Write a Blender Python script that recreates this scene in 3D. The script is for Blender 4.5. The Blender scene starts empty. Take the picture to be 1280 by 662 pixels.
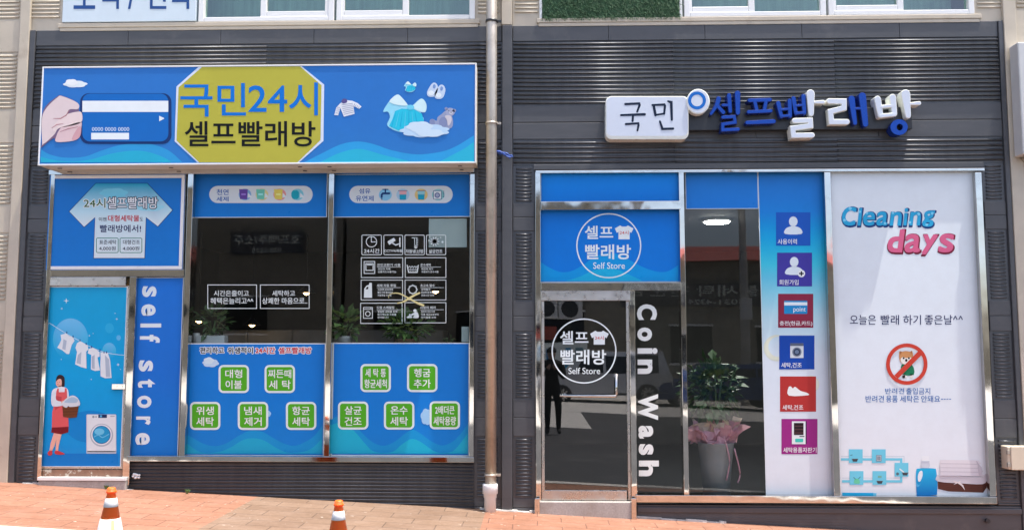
import bpy, bmesh, math, random
from mathutils import Vector, Matrix
random.seed(7)
SC = bpy.context.scene
COL = SC.collection

# ------------------------------------------------------------------ camera
FPX, YAW, PITCH, ROLL = 1120.0, math.radians(1.628), math.radians(5.131), 0.0
CAM = Vector((0.0, -9.155, 1.67))
def axes():
    cy, sy, cp, sp = math.cos(YAW), math.sin(YAW), math.cos(PITCH), math.sin(PITCH)
    fwd = Vector((-sy*cp, cy*cp, sp)); right = Vector((cy, sy, 0)); up = right.cross(fwd)
    return right, up, fwd
AR, AU, AF = axes()
def ray(px, py):
    return (px-640)*AR - (py-331)*AU + FPX*AF
def P(px, py, Y=0.0):
    """point of the vertical plane Y = const seen at a photo pixel"""
    d = ray(px, py); t = (Y-CAM.y)/d.y
    return CAM + d*t
def XZ(px, py, Y=0.0):
    p = P(px, py, Y); return p.x, p.z
def rect(x0, y0, x1, y1, Y=0.0):
    a, b, c, d = P(x0, y0, Y), P(x1, y0, Y), P(x1, y1, Y), P(x0, y1, Y)
    return (a.x+d.x)/2, (b.x+c.x)/2, (c.z+d.z)/2, (a.z+b.z)/2      # x0,x1,z0,z1
cam = bpy.data.cameras.new('camera'); co = bpy.data.objects.new('camera', cam); COL.objects.link(co)
cam.sensor_width = 36.0; cam.lens = FPX/1280*36.0; cam.clip_end = 500; cam.clip_start = 0.05
co.location = CAM; co.rotation_euler = (math.pi/2+PITCH, 0, YAW)
SC.camera = co

# ground: a plane sloping down to the right, fitted along the wall foot
gl, gr = P(30, 603), P(1060, 661)
GS = (gr.z-gl.z)/(gr.x-gl.x)
def G(x, y=0.0): return gl.z + GS*(x-gl.x)

# ------------------------------------------------------------------ helpers
def L(c):
    return tuple(((v/255)/12.92 if v/255 <= .04045 else ((v/255+.055)/1.055)**2.4) for v in c)
PG = 1.05                                            # print ink albedo relative to the display value
def ink(c):
    k = (.92, 1.16, .92) if c[2] > 170 and c[0] < 80 else (.96, 1.0, .94)     # ink mix: blues carry more cyan
    return tuple(min(v*PG*q, .87) for v, q in zip(L(c), k)) + (1.0,)

MATS = {}
def nodes(name):
    m = bpy.data.materials.new(name); m.use_nodes = True
    nt = m.node_tree; b = nt.nodes['Principled BSDF']
    MATS[name] = m
    return m, nt, b
def N(nt, t, **kw):
    n = nt.nodes.new(t)
    for k, v in kw.items(): setattr(n, k, v)
    return n
def noise(nt, scale, detail=4, rough=.6, coord='Object', vec=None, scl=None):
    tc = N(nt, 'ShaderNodeTexCoord'); n = N(nt, 'ShaderNodeTexNoise')
    n.inputs['Scale'].default_value = scale; n.inputs['Detail'].default_value = detail
    n.inputs['Roughness'].default_value = rough
    src = tc.outputs[coord]
    if scl:
        mp = N(nt, 'ShaderNodeMapping'); mp.inputs['Scale'].default_value = scl
        nt.links.new(src, mp.inputs['Vector']); src = mp.outputs['Vector']
    nt.links.new(src, n.inputs['Vector'])
    return n
def ramp(nt, fac, stops):
    r = N(nt, 'ShaderNodeValToRGB'); e = r.color_ramp.elements
    e[0].position, e[0].color = stops[0][0], tuple(stops[0][1])+(1,)
    e[1].position, e[1].color = stops[-1][0], tuple(stops[-1][1])+(1,)
    for p, c in stops[1:-1]:
        x = e.new(p); x.color = tuple(c)+(1,)
    nt.links.new(fac, r.inputs['Fac']); return r
def mixc(nt, a, b, fac, mode='MIX'):
    m = N(nt, 'ShaderNodeMix', data_type='RGBA', blend_type=mode)
    for s, v in ((6, a), (7, b), (0, fac)):
        if hasattr(v, 'is_linked') or hasattr(v, 'links'): nt.links.new(v, m.inputs[s])
        elif s == 0: m.inputs[0].default_value = v
        else: m.inputs[s].default_value = tuple(v)+(1,)
    return m.outputs[2]
def bump(nt, b, h, strength, dist=.01):
    n = N(nt, 'ShaderNodeBump'); n.inputs['Strength'].default_value = strength; n.inputs['Distance'].default_value = dist
    nt.links.new(h, n.inputs['Height']); nt.links.new(n.outputs['Normal'], b.inputs['Normal'])
def simple(name, c, rough=.5, metal=0.0, var=.12, scale=6, spec=.5, bmp=0, scl=None, dirt=None, dirt_scale=2.0, dirt_lo=.5, dirt_hi=.75):
    m, nt, b = nodes(name)
    n = noise(nt, scale, 6, scl=scl)
    r = ramp(nt, n.outputs['Fac'], [(.25, [v*(1-var) for v in c]), (.75, [min(v*(1+var), .95) for v in c])])
    out = r.outputs['Color']
    if dirt:
        n2 = noise(nt, dirt_scale, 8, .7)
        f = ramp(nt, n2.outputs['Fac'], [(dirt_lo, (0, 0, 0)), (dirt_hi, (1, 1, 1))])
        out = mixc(nt, out, dirt, f.outputs['Color'])
    nt.links.new(out, b.inputs['Base Color'])
    b.inputs['Roughness'].default_value = rough; b.inputs['Metallic'].default_value = metal
    b.inputs['Specular IOR Level'].default_value = spec
    if bmp: bump(nt, b, n.outputs['Fac'], bmp)
    return m
def printed(name, rough, coat=0.0):
    m, nt, b = nodes(name)
    a = N(nt, 'ShaderNodeVertexColor'); a.layer_name = 'Col'
    n = noise(nt, 5, 8, .7)
    r = ramp(nt, n.outputs['Fac'], [(.28, (.95, .945, .94)), (.6, (1, 1, 1))])
    nt.links.new(mixc(nt, a.outputs['Color'], r.outputs['Color'], 1.0, 'MULTIPLY'), b.inputs['Base Color'])
    r2 = ramp(nt, n.outputs['Fac'], [(.3, (rough+.12,)*3), (.7, (rough-.05,)*3)])
    nt.links.new(r2.outputs['Color'], b.inputs['Roughness'])
    n3 = noise(nt, 1.6, 2)
    bump(nt, b, n3.outputs['Fac'], .12, .02)
    b.inputs['Specular IOR Level'].default_value = .22
    return m
printed('printed_vinyl', .32); printed('printed_banner', .4); printed('letter_acrylic', .22)
simple('dark_paint', (.095, .098, .105), .40, metal=.45, var=.22, scale=3, scl=(4, 1, .5), dirt=(.13, .125, .12), dirt_scale=3.5, dirt_lo=.56, dirt_hi=.9)
simple('dark_flat', (.074, .076, .081), .42, var=.14, scale=4, scl=(.6, 1, 3), dirt=(.15, .145, .14), dirt_scale=2.5, dirt_lo=.55, dirt_hi=.9)
simple('beige_paint', (.53, .465, .365), .5, var=.09, scale=5, dirt=(.33, .26, .18), dirt_scale=3, dirt_lo=.58, dirt_hi=.82)
def steel(name, c, rough):
    m, nt, b = nodes(name)
    n = noise(nt, 4, 5, scl=(1, 1, 1)); r = ramp(nt, n.outputs['Fac'], [(.3, [v*.82 for v in c]), (.7, c)])
    nt.links.new(r.outputs['Color'], b.inputs['Base Color'])
    n2 = noise(nt, 9, 6); r2 = ramp(nt, n2.outputs['Fac'], [(.3, (rough*.6,)*3), (.75, (rough*1.8,)*3)])
    nt.links.new(r2.outputs['Color'], b.inputs['Roughness']); b.inputs['Metallic'].default_value = 1
    n3 = noise(nt, 2.5, 2, scl=(1, 1, .6)); bump(nt, b, n3.outputs['Fac'], .25, .02)
steel('steel_polished', (.70, .68, .64), .045)
steel('steel_brushed', (.64, .62, .59), .26)
simple('pipe_metal', (.50, .45, .38), .38, metal=.55, var=.15, scale=4, scl=(1, 1, .5), dirt=(.30, .25, .19), dirt_scale=5)
simple('pvc_white', (.80, .80, .78), .35, var=.03, dirt=(.55, .52, .47), dirt_scale=6, dirt_lo=.6, dirt_hi=.9)
simple('rubber_black', (.02, .02, .022), .6)
simple('black_metal', (.022, .024, .028), .4)
simple('cream_box', (.66, .58, .44), .45, var=.05)
simple('grey_box', (.6, .6, .58), .4, var=.05)
simple('granite_step', (.40, .37, .34), .6, var=.25, scale=60, dirt=(.3, .26, .22), dirt_scale=4)
simple('concrete', (.52, .50, .47), .8, var=.18, scale=18, dirt=(.36, .34, .31), dirt_scale=5, bmp=.3)
simple('kerb_concrete', (.60, .57, .53), .8, var=.15, scale=25, dirt=(.40, .37, .33), dirt_scale=4, bmp=.3)
simple('asphalt', (.05, .05, .052), .85, var=.3, scale=60, dirt=(.085, .085, .085), dirt_scale=.7, bmp=.4)
simple('cone_orange', (1.0, .155, .018), .45, var=.06, scale=9, dirt=(.6, .2, .1), dirt_scale=14, dirt_lo=.68, dirt_hi=.9)
simple('cone_white', (.78, .77, .75), .4, var=.05, scale=20, dirt=(.5, .47, .42), dirt_scale=16, dirt_lo=.55, dirt_hi=.8)
simple('peeling_brown', (.25, .13, .08), .6, var=.2, scale=10, dirt=(.55, .48, .38), dirt_scale=14, dirt_lo=.55, dirt_hi=.6)
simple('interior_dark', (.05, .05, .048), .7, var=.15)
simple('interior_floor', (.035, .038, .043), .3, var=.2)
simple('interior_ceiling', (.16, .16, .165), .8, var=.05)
simple('leaf_dark', (.055, .11, .035), .5, var=.35, scale=14)
simple('leaf_mid', (.10, .19, .05), .5, var=.35, scale=14)
simple('turf', (.035, .095, .038), .7, var=.45, scale=30)
simple('pot_white', (.62, .62, .60), .4)
simple('pot_clay', (.30, .17, .11), .6)
simple('bucket_grey', (.25, .27, .27), .5)
simple('wrap_pink', (.88, .50, .58), .5, var=.15, scale=20)
simple('wrap_cream', (.85, .70, .55), .5, var=.1, scale=20)
simple('machine_white', (.6, .6, .6), .35)
simple('curtain_grey', (.46, .50, .47), .8, var=.2, scale=4, scl=(6, 1, .3))
simple('yellow_tape', (.80, .70, .30), .4)
simple('wire_blue', (.05, .12, .45), .5)
simple('roof_red', (.30, .05, .035), .6, var=.25, scale=8)
simple('wall_olive', (.20, .18, .14), .8, var=.25, scale=3)
simple('wall_cream', (.42, .39, .33), .8, var=.15, scale=3)
simple('sign_dark', (.05, .05, .055), .5)
simple('skin', (.50, .30, .22), .5, var=.06)
simple('cloth_black', (.012, .012, .014), .8)
simple('hair_black', (.012, .010, .010), .5)
simple('car_silver', (.52, .53, .55), .25, metal=.3, var=.03)
simple('car_blue', (.015, .04, .13), .2, var=.05)
simple('car_glass', (.01, .012, .014), .06)
simple('bark', (.16, .12, .09), .9, var=.3, scale=20)
simple('pole_concrete', (.40, .39, .37), .8, var=.1)
simple('paper_pale', (.45, .53, .50), .7, var=.04)

MATS['cone_orange'].node_tree.nodes['Principled BSDF'].inputs['Subsurface Weight'].default_value = .85
MATS['cone_orange'].node_tree.nodes['Principled BSDF'].inputs['Subsurface Radius'].default_value = (1, .25, .1)
MATS['cone_orange'].node_tree.nodes['Principled BSDF'].inputs['Subsurface Scale'].default_value = .06
for nm in ('wrap_pink', 'wrap_cream'):              # thin paper lets light through
    nt = MATS[nm].node_tree; b = nt.nodes['Principled BSDF']; t = N(nt, 'ShaderNodeBsdfTranslucent'); mx = N(nt, 'ShaderNodeMixShader')
    mx.inputs[0].default_value = .45; src = b.inputs['Base Color'].links[0].from_socket
    nt.links.new(src, t.inputs['Color']); nt.links.new(b.outputs[0], mx.inputs[1]); nt.links.new(t.outputs[0], mx.inputs[2])
    nt.links.new(mx.outputs[0], nt.nodes['Material Output'].inputs['Surface'])
def emissive(name, c, s):
    m, nt, b = nodes(name); b.inputs['Base Color'].default_value = tuple(c)+(1,)
    b.inputs['Emission Color'].default_value = tuple(c)+(1,); b.inputs['Emission Strength'].default_value = s
emissive('lamp_white', (1, .97, .90), 26.0)
emissive('lamp_warm', (1, .6, .25), 9.0)

def glass_mat(name, tint, ior, wav=.0):
    m = bpy.data.materials.new(name); m.use_nodes = True; nt = m.node_tree; MATS[name] = m
    nt.nodes.clear()
    o = N(nt, 'ShaderNodeOutputMaterial'); mx = N(nt, 'ShaderNodeMixShader'); fr = N(nt, 'ShaderNodeFresnel')
    fr.inputs['IOR'].default_value = ior
    t = N(nt, 'ShaderNodeBsdfTransparent'); t.inputs['Color'].default_value = tuple(tint)+(1,)
    g = N(nt, 'ShaderNodeBsdfGlossy'); g.inputs['Roughness'].default_value = 0.0; g.inputs['Color'].default_value = (1, 1, 1, 1)
    if wav:
        n = noise(nt, 1.1, 1); bp = N(nt, 'ShaderNodeBump'); bp.inputs['Strength'].default_value = wav; bp.inputs['Distance'].default_value = .01
        nt.links.new(n.outputs['Fac'], bp.inputs['Height']); nt.links.new(bp.outputs['Normal'], g.inputs['Normal'])
    ge = N(nt, 'ShaderNodeNewGeometry'); iv = N(nt, 'ShaderNodeMath', operation='SUBTRACT'); iv.inputs[0].default_value = 1
    nt.links.new(ge.outputs['Backfacing'], iv.inputs[1]); mu = N(nt, 'ShaderNodeMath', operation='MULTIPLY')
    nt.links.new(fr.outputs[0], mu.inputs[0]); nt.links.new(iv.outputs[0], mu.inputs[1])
    nt.links.new(mu.outputs[0], mx.inputs[0]); nt.links.new(t.outputs[0], mx.inputs[1]); nt.links.new(g.outputs[0], mx.inputs[2])
    nt.links.new(mx.outputs[0], o.inputs['Surface'])
glass_mat('shop_glass', (.91, .94, .94), 1.62, .15)
glass_mat('door_glass', (.5, .53, .54), 2.05, .12)
glass_mat('upper_glass', (.72, .86, .81), 2.2, .15)

def paver(name, c1, c2, mortar, fleck):
    m, nt, b = nodes(name)
    tc = N(nt, 'ShaderNodeTexCoord'); br = N(nt, 'ShaderNodeTexBrick'); br.offset = .5
    br.inputs['Scale'].default_value = 1; br.inputs['Brick Width'].default_value = .45; br.inputs['Row Height'].default_value = .225
    br.inputs['Mortar Size'].default_value = .0055; br.inputs['Mortar Smooth'].default_value = .3
    br.inputs['Color1'].default_value = tuple(c1)+(1,); br.inputs['Color2'].default_value = tuple(c2)+(1,); br.inputs['Mortar'].default_value = tuple(mortar)+(1,)
    n0 = noise(nt, 5, 3); 
    mp = mixc(nt, tc.outputs['Object'], n0.outputs['Color'], .012)
    nt.links.new(mp, br.inputs['Vector'])
    n = noise(nt, 22, 8, .7); r = ramp(nt, n.outputs['Fac'], [(.25, (.80, .78, .76)), (.7, (1.1, 1.1, 1.1))])
    o = mixc(nt, br.outputs['Color'], r.outputs['Color'], 1.0, 'MULTIPLY')
    n4 = noise(nt, 1.3, 4); r4 = ramp(nt, n4.outputs['Fac'], [(.3, (.86, .85, .84)), (.7, (1.08, 1.08, 1.08))])
    o = mixc(nt, o, r4.outputs['Color'], 1.0, 'MULTIPLY')
    n2 = noise(nt, 16, 3, .5, scl=(1, 2.0, 1)); r2 = ramp(nt, n2.outputs['Fac'], [(.70, (0, 0, 0)), (.74, (1, 1, 1))])
    o = mixc(nt, o, fleck, r2.outputs['Color'])
    n6 = noise(nt, 3.2, 6, .65, scl=(1, 1.6, 1)); r6 = ramp(nt, n6.outputs['Fac'], [(.45, (0, 0, 0)), (.72, (.4, .4, .4))])
    o = mixc(nt, o, [min(v*1.0+.06, .6) for v in c1], r6.outputs['Color'])
    n5 = noise(nt, 7, 4, .6); r5 = ramp(nt, n5.outputs['Fac'], [(.66, (0, 0, 0)), (.8, (.5, .5, .5))])
    o = mixc(nt, o, [v*.55 for v in c1], r5.outputs['Color'])
    nt.links.new(o, b.inputs['Base Color']); b.inputs['Roughness'].default_value = .8
    b.inputs['Specular IOR Level'].default_value = .25
    inv = N(nt, 'ShaderNodeMath', operation='MULTIPLY_ADD'); inv.inputs[1].default_value = -1; inv.inputs[2].default_value = 1
    nt.links.new(br.outputs['Fac'], inv.inputs[0])
    ad = N(nt, 'ShaderNodeMath', operation='MULTIPLY_ADD'); ad.inputs[1].default_value = .3
    nt.links.new(n.outputs['Fac'], ad.inputs[0]); nt.links.new(inv.outputs[0], ad.inputs[2])
    bump(nt, b, ad.outputs[0], .5, .006)
paver('paver_salmon', (.335, .168, .108), (.30, .146, .092), (.165, .08, .055), (.66, .56, .47))
paver('paver_brown', (.258, .172, .118), (.225, .147, .10), (.125, .085, .062), (.56, .5, .43))

# ------------------------------------------------------------------ scene graph
def tag(o, label, cat, group=None, kind=None):
    if label: o['label'] = label
    if cat: o['category'] = cat
    if group: o['group'] = group
    if kind: o['kind'] = kind
    return o
def thing(name, label, cat, loc, group=None):
    o = bpy.data.objects.new(name, None); COL.objects.link(o); o.location = loc; o.empty_display_size = .1
    return tag(o, label, cat, group)
def wloc(o):
    v = Vector((0, 0, 0))
    while o: v = v + o.location; o = o.parent
    return v

class MB:
    """collects geometry in world coordinates; build() links it as one mesh object"""
    def __init__(s):
        s.bm = bmesh.new(); s.cl = s.bm.loops.layers.float_color.new('Col'); s.c = (.8, .8, .8, 1); s.mi = 0
    def face(s, pts, c=None, cols=None):
        vs = [s.bm.verts.new(p) for p in pts]
        try: f = s.bm.faces.new(vs)
        except ValueError: return None
        f.material_index = s.mi
        for i, l in enumerate(f.loops): l[s.cl] = cols[i] if cols else (c or s.c)
        return f
    def grid(s, vs, faces, c=None):
        bv = [s.bm.verts.new(v) for v in vs]
        for f in faces:
            try: q = s.bm.faces.new([bv[i] for i in f])
            except ValueError: continue
            q.material_index = s.mi
            for l in q.loops: l[s.cl] = c or s.c
        return bv
    def box(s, x0, x1, y0, y1, z0, z1, bev=0.0, shear=0.0):
        x0, x1 = sorted((x0, x1)); y0, y1 = sorted((y0, y1)); z0, z1 = sorted((z0, z1))
        vs = [(x, y, z) for x in (x0, x1) for y in (y0, y1) for z in (z0, z1)]
        fs = [(0, 1, 3, 2), (4, 6, 7, 5), (0, 4, 5, 1), (2, 3, 7, 6), (0, 2, 6, 4), (1, 5, 7, 3)]
        bv = s.grid(vs, fs)
        if bev:
            es = {e for v in bv for e in v.link_edges}
            r = bmesh.ops.bevel(s.bm, geom=list(es), offset=bev, segments=2, affect='EDGES', profile=.5)
            for f in r['faces']: f.material_index = s.mi
        return bv
    def tube(s, pts, r, n=10, caps=True):
        pts = [Vector(p) for p in pts]; rs = r if isinstance(r, (list, tuple)) else [r]*len(pts)
        rings = []
        for i, p in enumerate(pts):
            t = (pts[min(i+1, len(pts)-1)]-pts[max(i-1, 0)]).normalized()
            a = t.cross(Vector((0, 0, 1)));
            if a.length < .05: a = t.cross(Vector((1, 0, 0)))
            a.normalize(); b = t.cross(a)
            rings.append([s.bm.verts.new(p+(a*math.cos(k*2*math.pi/n)+b*math.sin(k*2*math.pi/n))*rs[i]) for k in range(n)])
        for i in range(len(rings)-1):
            for k in range(n):
                f = s.bm.faces.new((rings[i][k], rings[i][(k+1) % n], rings[i+1][(k+1) % n], rings[i+1][k])); f.smooth = True; f.material_index = s.mi
                for l in f.loops: l[s.cl] = s.c
        if caps:
            for q in (rings[0], rings[-1]):
                f = s.bm.faces.new(q); f.material_index = s.mi
                for l in f.loops: l[s.cl] = s.c
    def lathe(s, cx, cy, prof, n=24, smooth=True):
        rings = [[s.bm.verts.new((cx+r*math.cos(k*2*math.pi/n), cy+r*math.sin(k*2*math.pi/n), z)) for k in range(n)] for r, z in prof]
        for i in range(len(rings)-1):
            for k in range(n):
                f = s.bm.faces.new((rings[i][k], rings[i][(k+1) % n], rings[i+1][(k+1) % n], rings[i+1][k])); f.smooth = smooth; f.material_index = s.mi
        f = s.bm.faces.new(rings[-1]); f.material_index = s.mi
        f = s.bm.faces.new(rings[0]); f.material_index = s.mi
    def extrude(s, pts, y0, y1, c=None, cs=None, back=False):
        """outline pts (x,z) at y0 with walls to y1"""
        s.face([(x, y0, z) for x, z in pts], c)
        n = len(pts)
        for i in range(n):
            a, b = pts[i], pts[(i+1) % n]
            s.face([(a[0], y0, a[1]), (b[0], y0, b[1]), (b[0], y1, b[1]), (a[0], y1, a[1])], cs or c)
        if back: s.face([(x, y1, z) for x, z in pts], cs or c)
    def build(s, name, mat, parent=None, label=None, cat=None, group=None, kind=None, base=None):
        off = wloc(parent) if parent else (Vector(base) if base is not None else Vector((0, 0, 0)))
        if off.length: bmesh.ops.translate(s.bm, verts=s.bm.verts, vec=-off)
        bmesh.ops.recalc_face_normals(s.bm, faces=s.bm.faces)
        me = bpy.data.meshes.new(name); s.bm.to_mesh(me); s.bm.free()
        for m in ([mat] if isinstance(mat, str) else mat): me.materials.append(MATS[m])
        o = bpy.data.objects.new(name, me); COL.objects.link(o)
        if parent: o.parent = parent
        elif base is not None: o.location = off
        return tag(o, label, cat, group, kind)

# ------------------------------------------------------------------ printed graphics
LIFT = .0007
TXT = {}
TCU = bpy.data.objects.new('lettering', bpy.data.curves.new('lettering', 'FONT'))   # never linked: only turned into meshes
def text_geo(body, bold=0.0, shear=0.0, space=1.0, res=4):
    k = (body, bold, shear, space)
    if k in TXT: return TXT[k]
    c = TCU.data; c.body = body; c.offset = bold; c.shear = shear; c.space_character = space; c.resolution_u = res
    me = TCU.to_mesh()
    vs = [(v.co.x, v.co.y) for v in me.vertices]; fs = [tuple(q.vertices) for q in me.polygons]
    TCU.to_mesh_clear()
    x0 = min(v[0] for v in vs); x1 = max(v[0] for v in vs); y0 = min(v[1] for v in vs); y1 = max(v[1] for v in vs)
    vs = [((x-x0)/(x1-x0), (y-y0)/(y1-y0)) for x, y in vs]
    TXT[k] = (vs, fs); return TXT[k]

def rrpts(x0, y0, x1, y1, r, n=5):
    out = []
    for cx, cy, a in ((x1-r, y0+r, -90), (x1-r, y1-r, 0), (x0+r, y1-r, 90), (x0+r, y0+r, 180)):
        for k in range(n+1):
            t = math.radians(a+90*k/n); out.append((cx+r*math.cos(t), cy+r*math.sin(t)))
    return out
def circ(cx, cy, rx, ry=None, n=32):
    ry = ry or rx
    return [(cx+rx*math.cos(2*math.pi*k/n), cy+ry*math.sin(2*math.pi*k/n)) for k in range(n)]
def blob(cx, cy, w, h, n=7, seed=1, sub=10):
    """cloud outline: bumps along an ellipse"""
    rnd = random.Random(seed); out = []
    for k in range(n*sub):
        t = 2*math.pi*k/(n*sub); b = 1+.16*abs(math.sin(n*t/2+seed))+.0*rnd.random()
        out.append((cx+w/2*math.cos(t)*b, cy+h/2*math.sin(t)*b))
    return out
def ribbon(pts, w, caps=5):
    n = len(pts); ws = w if isinstance(w, (list, tuple)) else [w]*n
    V = [Vector(p) for p in pts]; Lf, Rt = [], []
    for i in range(n):
        d0 = (V[i]-V[i-1]).normalized() if i else (V[1]-V[0]).normalized()
        d1 = (V[i+1]-V[i]).normalized() if i < n-1 else d0
        t = d0+d1; t = t.normalized() if t.length > 1e-6 else d0
        nn = Vector((-t.y, t.x)); k = 1/max(.5, nn.dot(Vector((-d0.y, d0.x))))
        Lf.append(V[i]+nn*ws[i]/2*k); Rt.append(V[i]-nn*ws[i]/2*k)
    def cap(c, d, r):
        a0 = math.atan2(d.x, -d.y)   # start at the left normal
        base = math.atan2(d.y, d.x)
        return [c+Vector((math.cos(base+math.pi/2-math.pi*k/caps), math.sin(base+math.pi/2-math.pi*k/caps)))*r for k in range(1, caps)]
    de = (V[-1]-V[-2]).normalized(); ds = (V[0]-V[1]).normalized()
    out = Lf + cap(V[-1], de, ws[-1]/2) + Rt[::-1] + cap(V[0], ds, ws[0]/2)
    return [(p.x, p.y) for p in out]

class Art:
    """flat print on the vertical plane Y, drawn in photo pixels"""
    def __init__(s, Y, fn=None):
        s.m = MB(); s.Y = Y; s.fn = fn or (lambda x, y: (x, y))
    def pt(s, x, y, l):
        q = s.fn(x, y); p = P(q[0], q[1], s.Y); return Vector((p.x, s.Y-LIFT*l, p.z))
    def poly(s, pts, c, l=1, grad=None):
        cols = None
        if grad:                                    # printed gradient: colour stops down the picture
            q = [s.fn(x, y)[1] for x, y in pts]; cols = [ink(lerp(grad, v)) for v in q]
        s.m.face([s.pt(x, y, l) for x, y in pts], ink(c) if c else None, cols)
    def rect(s, x0, y0, x1, y1, c, l=1): s.poly([(x0, y0), (x1, y0), (x1, y1), (x0, y1)], c, l)
    def rrect(s, x0, y0, x1, y1, r, c, l=1): s.poly(rrpts(x0, y0, x1, y1, r), c, l)
    def frame(s, x0, y0, x1, y1, w, c, l=1, r=0):
        o = rrpts(x0, y0, x1, y1, max(r, .01), 3); i = rrpts(x0+w, y0+w, x1-w, y1-w, max(r-w, .01), 3); s.loop(o, i, c, l)
    def loop(s, o, i, c, l=1):
        n = len(o)
        for k in range(n):
            s.poly([o[k], o[(k+1) % n], i[(k+1) % n], i[k]], c, l)
    def circle(s, cx, cy, r, c, l=1, ry=None, n=32): s.poly(circ(cx, cy, r, ry, n), c, l)
    def ring(s, cx, cy, r, w, c, l=1, n=48): s.loop(circ(cx, cy, r, n=n), circ(cx, cy, r-w, n=n), c, l)
    def line(s, pts, w, c, l=1): s.poly(ribbon(pts, w, 4), c, l)
    def text(s, body, x0, y0, x1, y1, c, l=3, bold=.012, shear=0, space=1.0, rot=False, rise=0, grow=0, flip=False):
        """lettering fitted to a pixel box; weight and outlines come from slightly shifted copies, each its own hair in front"""
        w, h = x1-x0, y1-y0; e = grow; sh = [(0, 0)]
        if not rot and bold > .012:
            if not grow: e = (bold-.008)*h*.95
            bold = 0.0
        if e > 0:
            n = 8 if grow else 4
            sh = [(e*math.cos(2*math.pi*(k+.5)/n), e*math.sin(2*math.pi*(k+.5)/n)) for k in range(n)]
        vs, fs = text_geo(body, bold, shear, space)
        q = 0 if grow else e*.8
        for k, (dx, dy) in enumerate(sh):
            out = []
            for u, v in vs:
                if rot: x, y = x0+v*w, y0+u*h
                else: x, y = x0+q+u*(w-2*q)+dx, y1-q-v*(h-2*q)+dy-rise*u
                out.append(s.pt(x, y, l+k*.11))
            s.m.grid(out, fs, ink(c))
    def build(s, name, parent=None, mat='printed_vinyl', **kw): return s.m.build(name, mat, parent, **kw)
def lerp(st, v):
    if v <= st[0][0]: return st[0][1]
    for (a, ca), (b, cb) in zip(st, st[1:]):
        if v <= b:
            t = (v-a)/(b-a); return tuple(x+(y-x)*t for x, y in zip(ca, cb))
    return st[-1][1]
def gradpanel(m, x0, x1, y, z0, z1, stops, py0, py1, n=24):
    """subdivided sheet with a printed vertical gradient"""
    for k in range(n):
        a, b = k/n, (k+1)/n
        za, zb = z1+(z0-z1)*a, z1+(z0-z1)*b
        ca, cb = ink(lerp(stops, py0+(py1-py0)*a)), ink(lerp(stops, py0+(py1-py0)*b))
        m.face([(x0, y, za), (x1, y, za), (x1, y, zb), (x0, y, zb)], cols=[ca, ca, cb, cb])
def smooth_pts(pts, sub=6):
    """Catmull-Rom through pts"""
    out = []
    for i in range(len(pts)-1):
        p0, p1, p2, p3 = pts[max(i-1, 0)], pts[i], pts[i+1], pts[min(i+2, len(pts)-1)]
        for k in range(sub):
            t = k/sub
            out.append(tuple(.5*((2*b)+(-a+c)*t+(2*a-5*b+4*c-d)*t*t+(-a+3*b-3*c+d)*t**3) for a, b, c, d in zip(p0, p1, p2, p3)))
    out.append(pts[-1]); return out
def closed(pts, sub=5):
    n = len(pts); out = []
    for i in range(n):
        p0, p1, p2, p3 = pts[i-1], pts[i], pts[(i+1) % n], pts[(i+2) % n]
        for k in range(sub):
            t = k/sub
            out.append(tuple(.5*((2*b)+(-a+c)*t+(2*a-5*b+4*c-d)*t*t+(-a+3*b-3*c+d)*t**3) for a, b, c, d in zip(p0, p1, p2, p3)))
    return out
# ------------------------------------------------------------------ ground
xl, xr = P(25.7, 320).x, P(1266.5, 320).x
def zc(py, px=645, Y=0.0): return P(px, py, Y).z
# kerb edge: where the pale strip enters the picture at the lower left
def ground_hit(px, py):
    d = ray(px, py); n = Vector((-GS, 0, 1)); o = Vector((0, 0, G(0)))
    t = (o-CAM).dot(n)/d.dot(n); return CAM+d*t
YK = ground_hit(0, 657).y
def slab(name, mat, x0, x1, y0, y1, top=0.0, thick=.25, nx=1, **kw):
    m = MB()
    for k in range(nx):
        a = x0+(x1-x0)*k/nx; b = x0+(x1-x0)*(k+1)/nx
        vs = [(a, y0, G(a)+top-thick), (b, y0, G(b)+top-thick), (b, y1, G(b)+top-thick), (a, y1, G(a)+top-thick),
              (a, y0, G(a)+top), (b, y0, G(b)+top), (b, y1, G(b)+top), (a, y1, G(a)+top)]
        m.grid(vs, [(0, 3, 2, 1), (4, 5, 6, 7), (0, 1, 5, 4), (1, 2, 6, 5), (2, 3, 7, 6), (3, 0, 4, 7)])
    return m.build(name, mat, kind='structure', **kw)
xa, xb = P(326, 621).x-.02, P(608, 640).x
slab('pavement', 'paver_salmon', -60, xa, YK, .12)
slab('pavement', 'paver_brown', xa, xb, YK, .12)
slab('pavement', 'paver_salmon', xb, 60, YK, .12)
slab('kerb', 'kerb_concrete', -60, 60, YK-.17, YK-.003, top=.006)
xd = P(736, 510, 12.0).x
slab('road', 'asphalt', -60, 60, -11.0, YK-.173, top=-.13)
slab('road', 'asphalt', xd, 60, -16.0, -11.003, top=-.13)
slab('pavement', 'concrete', -60, xd-.003, -16.0, -11.003, top=-.125)
slab('pavement', 'concrete', -60, 60, -70, -16.003, top=-.12)
slab('ground', 'concrete', -60, 60, .125, 90, top=-.08)

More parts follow.
